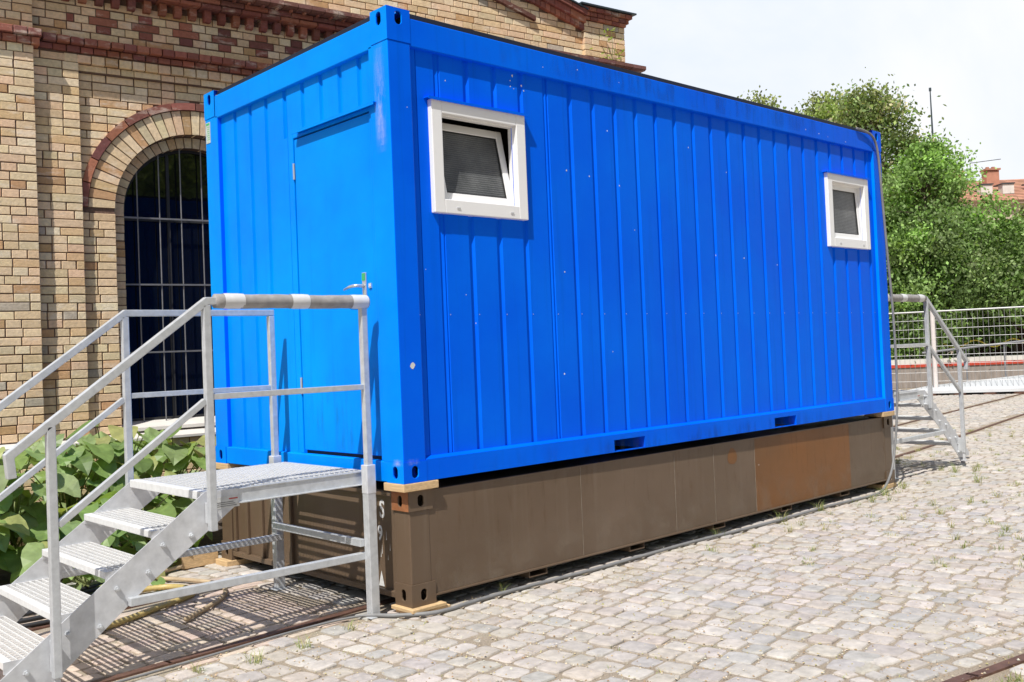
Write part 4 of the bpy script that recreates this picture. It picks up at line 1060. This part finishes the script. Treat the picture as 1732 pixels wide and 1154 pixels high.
# grass tufts
m = MB()
def tuft(x, y, n, h, dry=0.4):
    for i in range(n):
        a = random.uniform(0, 2 * PI); l = h * random.uniform(0.5, 1.1); sp = random.uniform(0.2, 0.9)
        p = Vector((x + random.gauss(0, 0.018), y + random.gauss(0, 0.018), -0.014)); d = Vector((math.cos(a) * sp, math.sin(a) * sp, 1)).normalized()
        sd = Vector((-math.sin(a), math.cos(a), 0)) * 0.0017; q = p + d * l * 0.6; e = p + d * l + Vector((math.cos(a), math.sin(a), -0.3)) * l * 0.25
        m.cur = jit((0.52, 0.47, 0.25), 0.2) if random.random() < dry else jit((0.28, 0.34, 0.11), 0.25)
        m.add([tuple(p - sd), tuple(p + sd), tuple(q + sd), tuple(q - sd), tuple(e)], [(0, 1, 2, 3), (3, 2, 4)])
for x, y, n, h in ((5.55, -0.12, 40, 0.15), (5.3, -0.3, 20, 0.1), (4.45, -0.06, 26, 0.14), (3.85, -0.06, 24, 0.13), (3.75, -0.3, 18, 0.11), (3.0, -0.02, 14, 0.11), (0.75, 0.02, 9, 0.13), (6.8, -0.5, 34, 0.15), (7.6, -0.15, 30, 0.13), (7.4, 0.0, 30, 0.16), (5.2, -0.75, 26, 0.11), (6.0, -1.0, 22, 0.1), (2.5, -0.35, 12, 0.07), (-1.0, -0.05, 30, 0.09), (-0.7, -0.02, 24, 0.1), (-0.35, 0.08, 20, 0.08), (-1.25, 0.06, 22, 0.08), (3.7, -1.9, 14, 0.09), (9.4, -0.9, 40, 0.18), (8.3, -1.3, 30, 0.13)): tuft(x, y, n, h, 0.3)
for i in range(330):
    x = random.uniform(2.5, 13); y = random.uniform(-2.6, 1.6) + 0.1 * (x - 6)
    if not (0 < x < 6.1 and y > -0.02): tuft(x, y, random.randint(10, 30), random.uniform(0.03, 0.10), 0.5)
for i in range(260):
    x = random.uniform(-1.6, 4.5); y = random.uniform(-3.4, 0.1); tuft(x, y, random.randint(3, 7), random.uniform(0.012, 0.04), 0.75)
for i in range(40):
    x = random.uniform(0.9, 2.4); tuft(x, -2.98 - 0.15 * (x - 1) - abs(random.gauss(0, 0.12)), 12, 0.05, 0.25)
tag(m.build('grass', M['grass']), 'sparse dry grass growing in the joints of the cobbles', 'grass', kind='stuff')

# ------------------------------------------------------------------ mesh fence, ramp, loading platform
f0, f1 = Vector((20.9, 7.75, 0)), Vector((23.1, 2.15, 0))
fd = (f1 - f0).normalized(); fa = math.atan2(fd.y, fd.x); jn = Vector((21.37, 6.55, 0))
FL = ['panel of mobile mesh fence beside the blue container edge', 'panel of mobile mesh fence above the pale ramp', 'panel of mobile mesh fence beyond the ramp']
for k, lb in zip((-1, 0, 1), FL):
    o = jn + fd * (3.5 * k)
    t = thing('fence_panel', lb, 'fence panel', tuple(o), fa, 'mobile mesh fence panels on the far side')
    m = MB(); Lp = 3.44
    m.tube([(0, 0, 0.02), (0, 0, 2.16)], 0.022, 8); m.tube([(Lp, 0, 0.02), (Lp, 0, 2.16)], 0.022, 8); m.tube([(0, 0, 2.14), (Lp, 0, 2.14)], 0.022, 8); m.tube([(0, 0, 0.12), (Lp, 0, 0.12)], 0.018, 8); m.build('frame', M['wire'], t)
    m = MB(); n = 28
    for i in range(1, n): m.tube([(Lp * i / n, 0.006, 0.12), (Lp * i / n, 0.006, 2.14)], 0.0045, 5, cap=False)
    for i in range(1, 9): m.tube([(0, -0.006, 0.12 + 2.02 * i / 9), (Lp, -0.006, 0.12 + 2.02 * i / 9)], 0.0045, 5, cap=False)
    m.build('wire_mesh', M['wire'], t)
    m = MB(); m.box(-0.10, 0.14, -0.3, 0.3, 0, 0.13); m.build('foot', M['concrete'], t, bevel=0.02)
m = MB(); m.tube([(21.33, 6.48, 0.0), (21.33, 6.48, 2.19)], 0.055, 12); m.tube([(21.33, 6.48, 2.19), (21.33, 6.48, 2.20)], [0.058, 0.03], 12); tag(m.build('post', M['postwhite']), 'thick whitish post standing at the fence joint', 'post')
# ramp: pale deck rising to the loading platform
rp = thing('ramp', 'pale grey access ramp with galvanised handrail in front of the loading platform', 'ramp', (21, 5.5, 0))
A_, B_, C_, D_2 = Vector((20.6, 7.1, 0.12)), Vector((23.0, 2.1, 0.14)), Vector((27.2, 2.0, 0.72)), Vector((22.6, 7.3, 0.16))
m = MB(); dn = Vector((0, 0, -0.07)); m.hexa([tuple(A_ + dn), tuple(B_ + dn), tuple(C_ + dn), tuple(D_2 + dn), tuple(A_), tuple(B_), tuple(C_), tuple(D_2)]); m.build('deck', M['ramp'], rp, recalc=True)
m = MB()
for i in range(9):
    t = i / 8; p = A_.lerp(B_, t); m.box(p.x - 0.02, p.x + 0.12, p.y - 0.14, p.y + 0.14, 0.0, p.z - 0.075)
m.build('support', M['rust'], rp)
for i in range(8):
    t = i / 7; p = D_2.lerp(C_, t) + Vector((0.02, -0.05, 0)); m = MB(); m.tube([tuple(p), tuple(p + Vector((0, 0, 0.9)))], 0.024, 8); m.build('post', M['bar'], rp)
m = MB(); m.tube([tuple(D_2 + Vector((-0.2, 0, 0.9))), tuple(C_ + Vector((0.3, -0.1, 0.93)))], 0.03, 8); m.build('handrail', M['bar'], rp)
# loading platform
lp = thing('loading_platform', 'long concrete loading platform with a red painted edge beyond the fence', 'platform', (24.2, 9.1, 0))
e0, e1 = Vector((20.5, 13.6, 0)), Vector((31.5, 0.2, 0)); ed = (e1 - e0).normalized(); en = Vector((-ed.y, ed.x, 0))
if en.x < 0: en = -en
def slab(m, a, b, q0, q1): 
    P = [e0 + en * a, e1 + en * a, e1 + en * b, e0 + en * b]; m.hexa([(p.x, p.y, q0) for p in P] + [(p.x, p.y, q1) for p in P])
m = MB(); slab(m, 0.0, 6.0, 0.0, 0.60); m.build('wall', M['concrete'], lp, recalc=True)
m = MB(); slab(m, -0.03, 0.1, 0.602, 0.70); m.build('edge', M['redband'], lp, recalc=True)
m = MB(); slab(m, -0.02, 6.0, 0.703, 0.83); m.build('top', M['pale'], lp, recalc=True)
# dark wall behind, yellow rope
m = MB(); w0, w1 = Vector((27.55, 8.3, 0)), Vector((33, 1.3, 0)); wd_ = (w1 - w0).normalized(); wn = Vector((-wd_.y, wd_.x, 0)); wn = wn if wn.x > 0 else -wn
P = [w0, w1, w1 + wn * 0.4, w0 + wn * 0.4]; m.hexa([(p.x, p.y, 0.83) for p in P] + [(p.x, p.y, 2.75) for p in P]); tag(m.build('retaining_wall', M['darkwall'], recalc=True), 'dark brown wall in the shade of the trees on the loading platform', 'wall')
yr = [e0 + en * 0.9 + ed * (6.3 + 0.55 * i) + Vector((0, 0, 1.33 - (0.22 if i % 2 else 0.0))) for i in range(16)]
hose('rope', 'yellow rope sagging between stakes above the platform edge', 'rope', [tuple(p) for p in yr], 0.022, M['yellow'])

# ------------------------------------------------------------------ trees
def tree(name, label, x, y, h, rx, z_lo, ncl, nleaf, ls, cols, group='trees and bushes beyond the loading platform', seed=1, spread=0.55, trunk=0.12, top=0.6, shape=0.8):
    rnd = random.Random(seed)
    t = thing(name, label, 'tree' if h > 5 else 'bush', (x, y, 0), 0, group)
    tk = MB(); cr = MB(); base = Vector((x, y, 0)); zc = (h + z_lo) / 2
    tip = Vector((x + rnd.uniform(-.3, .3), y + rnd.uniform(-.3, .3), h * 0.86))
    tk.tube([base, base.lerp(tip, 0.3) + Vector((rnd.uniform(-.1, .1), 0, 0)), base.lerp(tip, 0.65), tip], [trunk, trunk * 0.8, trunk * 0.5, trunk * 0.15], 8)
    for k in range(ncl):
        f = rnd.random() ** shape; z = z_lo + (h - z_lo) * f
        wr = rx * max(0.10, 1 - abs(2 * f - 0.95) ** 2.8) ** 0.62
        wr = max(wr, 0.12 * rx)
        a = rnd.uniform(0, 2 * PI); r = wr * math.sqrt(rnd.uniform(0.15, 1.0)) * rnd.uniform(0.85, 1.12)
        c = Vector((x + r * math.cos(a), y + r * math.sin(a), z))
        st = base.lerp(tip, min(0.95, max(0.1, (z - 0.25 * r) / (h * 0.86))))
        tk.tube([st, st.lerp(c, 0.5) + Vector((0, 0, 0.12 * r)), c], [trunk * 0.28, trunk * 0.17, 0.006], 4, cap=False)
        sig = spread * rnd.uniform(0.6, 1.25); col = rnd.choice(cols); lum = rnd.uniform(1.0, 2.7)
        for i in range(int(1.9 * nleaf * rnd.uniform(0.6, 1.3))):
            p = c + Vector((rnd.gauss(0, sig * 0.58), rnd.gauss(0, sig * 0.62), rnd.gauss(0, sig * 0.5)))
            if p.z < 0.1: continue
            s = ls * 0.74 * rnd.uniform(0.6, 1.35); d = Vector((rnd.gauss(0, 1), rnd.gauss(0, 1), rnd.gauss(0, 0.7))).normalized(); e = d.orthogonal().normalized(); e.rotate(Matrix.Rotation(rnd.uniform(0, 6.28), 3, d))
            g = d.cross(e); kk = lum * rnd.uniform(0.7, 1.3) * min(1.15, 0.45 + 0.6 * (p - c).length / sig); cr.cur = (col[0] * kk, col[1] * kk, col[2] * kk)  # leaves darken towards each cluster centre: inner shade put into the colour
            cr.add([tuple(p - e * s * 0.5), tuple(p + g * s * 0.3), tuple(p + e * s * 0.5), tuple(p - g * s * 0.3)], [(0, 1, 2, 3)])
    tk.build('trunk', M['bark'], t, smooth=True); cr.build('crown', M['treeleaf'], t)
G1 = [(0.125, 0.18, 0.065), (0.155, 0.205, 0.085), (0.10, 0.155, 0.05)]
G2 = [(0.11, 0.18, 0.045), (0.14, 0.21, 0.055), (0.085, 0.14, 0.035)]
G3 = [(0.17, 0.205, 0.075), (0.20, 0.22, 0.09), (0.30, 0.27, 0.17), (0.14, 0.18, 0.055), (0.16, 0.20, 0.07)]
GD = [(0.30, 0.24, 0.17), (0.26, 0.21, 0.14), (0.15, 0.17, 0.07)]
GF = [(0.15, 0.24, 0.065), (0.13, 0.215, 0.055), (0.17, 0.25, 0.085)]
tree('broadleaf_tree', 'loose pale-flowered tree, the thin top showing alone above the container roof', 29.9, 17.0, 11.3, 1.7, 4.0, 40, 70, 0.20, G3, seed=11, spread=0.5)
tree('broadleaf_tree', 'yellowish green tree with an open top next to the container roof', 29.4, 13.7, 10.4, 2.3, 2.5, 95, 90, 0.19, G3, seed=12, spread=0.55)
tree('broadleaf_tree', 'tallest tree of the group with pale seed clusters, right beside the lightning rod', 28.35, 11.45, 9.8, 2.35, 1.0, 125, 100, 0.19, G3 + G1, seed=13, spread=0.55)
tree('feathery_tree', 'fresh green tree with feathery upright twigs, below the lightning rod', 27.0, 8.9, 7.4, 2.0, 1.0, 140, 100, 0.16, GF, seed=14, spread=0.48, shape=0.7)
tree('bush', 'dense dark green bush against the container corner', 25.7, 10.4, 5.6, 2.0, 0.5, 110, 120, 0.17, G2, seed=15, spread=0.5)
tree('bush', 'rounded mid-green bush in the middle of the hedge', 26.6, 8.6, 5.3, 2.1, 0.9, 120, 120, 0.17, G1, seed=16, spread=0.5)
tree('bush', 'broad bush with hanging branches over the dark wall', 28.1, 7.0, 4.7, 2.1, 1.3, 120, 120, 0.17, G1 + G2, seed=17, spread=0.5)
tree('bush', 'brownish half-dry bush in front of the orange roofed house', 29.6, 6.4, 5.5, 1.5, 2.0, 50, 50, 0.17, GD, seed=18, spread=0.6)
tree('bush', 'green bush at the picture edge above the dark wall', 29.9, 5.0, 4.7, 2.2, 1.3, 110, 120, 0.18, G2 + GD[2:], seed=19, spread=0.5)
tree('broadleaf_tree', 'dark tree filling the gap behind the hedge', 32.5, 13.0, 7.0, 2.8, 0.8, 60, 110, 0.24, G2, seed=20, spread=0.7)
tree('bush', 'bush behind the hedge under the house', 33.0, 9.2, 4.4, 2.2, 0.8, 55, 110, 0.2, G1, seed=21, spread=0.6)
tree('broadleaf_tree', 'green tree standing across the yard, mirrored in the arched window', 1.2, -15.5, 9.5, 3.6, 2.0, 70, 110, 0.30, [(0.20, 0.24, 0.09), (0.15, 0.19, 0.07)], 'trees across the yard', seed=31, spread=0.9, trunk=0.2)
tree('broadleaf_tree', 'second green tree standing across the yard, mirrored in the arched window', 6.0, -17.5, 10.5, 3.8, 2.0, 70, 110, 0.30, [(0.20, 0.24, 0.09), (0.15, 0.19, 0.07)], 'trees across the yard', seed=32, spread=0.9, trunk=0.2)

# ------------------------------------------------------------------ far house and mast
ca = math.atan2(-0.689, 0.724)
hs = thing('house', 'far house with an orange tiled roof, roof windows and two brick chimneys above the bushes', 'house', (77.2, 29.0, 0.55), ca)
m = MB(); m.box(0, 34, 0.3, 13, -0.6, 12.0); m.build('wall', M['plaster'], hs)
m = MB(); nr, nc = 14, 70
for i in range(nr):
    for j in range(nc):
        m.cur = jit((0.52, 0.26, 0.17), 0.16)
        u0, u1 = -0.4 + 34.8 * j / nc, -0.4 + 34.8 * (j + 1) / nc
        y0, y1 = -0.4 + 6.8 * i / nr, -0.4 + 6.8 * (i + 1) / nr; q0, q1 = 11.75 + 2.75 * i / nr, 11.75 + 2.75 * (i + 1) / nr
        m.quad((u0, y0, q0 + 0.03), (u1, y0, q0 + 0.03), (u1, y1, q1), (u0, y1, q1))
m.cur = (0.45, 0.17, 0.09); m.quad((-0.4, 6.4, 14.5), (34.4, 6.4, 14.5), (34.4, 13.4, 11.75), (-0.4, 13.4, 11.75)); m.add([(-0.3, 0.3, 12), (-0.3, 13, 12), (-0.3, 6.4, 14.45)], [(0, 1, 2)])
rf = m.build('roof', M['tile'], hs)
for x in (1.2, 4.4, 9.5):
    m = MB(); m.cur = (0.50, 0.24, 0.16); m.box(x, x + 1.1, 4.6, 5.5, 12.6, 14.95 + 0.1 * (x > 4)); m.box(x - 0.12, x + 1.22, 4.48, 5.62, 15.0 + 0.1 * (x > 4), 15.15 + 0.1 * (x > 4)); 
    for q in (0.2, 0.7): m.box(x + q, x + q + 0.22, 4.95, 5.2, 15.0, 15.45)
    m.build('chimney', M['tile'], rf)
for x in (2.4, 4.2, 6.6, 8.4):
    m = MB(); m.box(x, x + 0.95, 1.4, 2.2, 12.55, 13.35); m.build('roof_window', M['pale'], rf); 
    m = MB(); m.box(x - 0.08, x + 1.03, 1.32, 2.9, 13.36, 13.45); m.build('dormer_roof', M['slate'], rf)
m = MB(); m.tube([(3.2, 5, 14.4), (3.2, 5, 15.9)], 0.03, 6); m.tube([(3.2, 5, 15.85), (5.9, 5, 16.1)], 0.03, 6); m.build('aerial', M['slate'], rf)
m = MB(); m.tube([(55.66, 21.46, 0), (55.66, 21.46, 13.0), (55.62, 21.46, 16.5)], [0.10, 0.07, 0.035], 8); m.tube([(55.62, 21.46, 16.5), (55.62, 21.46, 16.7)], [0.08, 0.08], 8); tag(m.build('lightning_rod', M['slate']), 'thin grey lightning rod rising above the feathery tree', 'mast')

# ------------------------------------------------------------------ light, sky, camera
sd = Vector((0.60, 0.285, -1.0)).normalized()
su = bpy.data.lights.new('sun', 'SUN'); su.energy = 5.0; su.angle = rad(0.53); su.color = (1.0, 0.965, 0.91)
so = bpy.data.objects.new('sun', su); COL.objects.link(so); so.location = (-6, -4, 12); so.rotation_euler = sd.to_track_quat('-Z', 'Y').to_euler()
el = math.asin(-sd.z); az = math.atan2(-sd.x, -sd.y)
w = bpy.data.worlds.new('World'); SC.world = w; w.use_nodes = True; nt = w.node_tree
bg = nt.nodes['Background']
sky = node(nt, 'ShaderNodeTexSky', sky_type='NISHITA'); sky.sun_disc = False; sky.sun_elevation = el; sky.sun_rotation = az
sky.air_density = 1.0; sky.dust_density = 2.0; sky.ozone_density = 1.2
tc = node(nt, 'ShaderNodeTexCoord'); sx = node(nt, 'ShaderNodeSeparateXYZ'); nt.links.new(tc.outputs['Generated'], sx.inputs[0])
nz = noise(nt, 2.6, 6, 0.55, tc.outputs['Generated'], 0.3)
hz = ramp(nt, sx.outputs['Z'], [(0.0, 1.0), (0.36, 0.95), (0.55, 0.22), (0.9, 0.05)])
cl = ramp(nt, nz.outputs['Fac'], [(0.38, 0.35), (0.62, 1.0)])
dt = node(nt, 'ShaderNodeVectorMath', operation='DOT_PRODUCT'); dt.inputs[1].default_value = (0.74, 0.67, 0.0); nt.links.new(tc.outputs['Generated'], dt.inputs[0])
bank = node(nt, 'ShaderNodeMapRange', interpolation_type='SMOOTHSTEP'); bank.inputs[1].default_value = -0.15; bank.inputs[2].default_value = 0.6; nt.links.new(dt.outputs['Value'], bank.inputs[0])
am = node(nt, 'ShaderNodeMath', operation='MULTIPLY'); nt.links.new(hz.outputs['Color'], am.inputs[0]); nt.links.new(cl.outputs['Color'], am.inputs[1])
ad = node(nt, 'ShaderNodeMath', operation='MULTIPLY_ADD', use_clamp=True); ad.inputs[1].default_value = 0.62; nt.links.new(hz.outputs['Color'], ad.inputs[0]); nt.links.new(am.outputs[0], ad.inputs[2])
fc = node(nt, 'ShaderNodeMath', operation='MULTIPLY'); nt.links.new(ad.outputs[0], fc.inputs[0]); nt.links.new(bank.outputs[0], fc.inputs[1])
cloudc = ramp(nt, nz.outputs['Fac'], [(0.36, (7.9, 8.8, 10.3)), (0.60, (10.3, 10.35, 10.5))])
skyd = mix(nt, sky.outputs['Color'], (0.78, 0.78, 0.78), 1.0, 'MULTIPLY')
sc_ = mix(nt, skyd, cloudc.outputs['Color'], fc.outputs[0])
nt.links.new(sc_, bg.inputs['Color']); bg.inputs['Strength'].default_value = 0.1

def rotm(rx, ry, rz):
    return Matrix.Rotation(rz, 3, 'Z') @ Matrix.Rotation(rx, 3, 'X') @ Matrix.Rotation(ry, 3, 'Y')
Rm = rotm(rad(1.36728704), rad(2.3794797), rad(-43.61987078))
cam = bpy.data.cameras.new('camera'); co = bpy.data.objects.new('camera', cam); COL.objects.link(co)
cam.sensor_width = 36.0; cam.lens = 1654.3256 / 1732 * 36; cam.shift_x = -43.852 / 1732; cam.shift_y = -21.086 / 1732
cam.clip_start = 0.05; cam.clip_end = 2000
r, f, u = Rm.col[0], Rm.col[1], Rm.col[2]
mw = Matrix(((r.x, u.x, -f.x, -3.36957), (r.y, u.y, -f.y, -4.72407), (r.z, u.z, -f.z, 0.74172 + 0.78), (0, 0, 0, 1)))
co.matrix_world = mw
SC.camera = co
SC.render.engine = 'CYCLES'
SC.cycles.max_bounces = 8; SC.cycles.transparent_max_bounces = 8
SC.view_settings.view_transform = 'Standard'; SC.view_settings.look = 'None'; SC.view_settings.exposure = 0; SC.view_settings.gamma = 1
SC.cycles.use_denoising = True
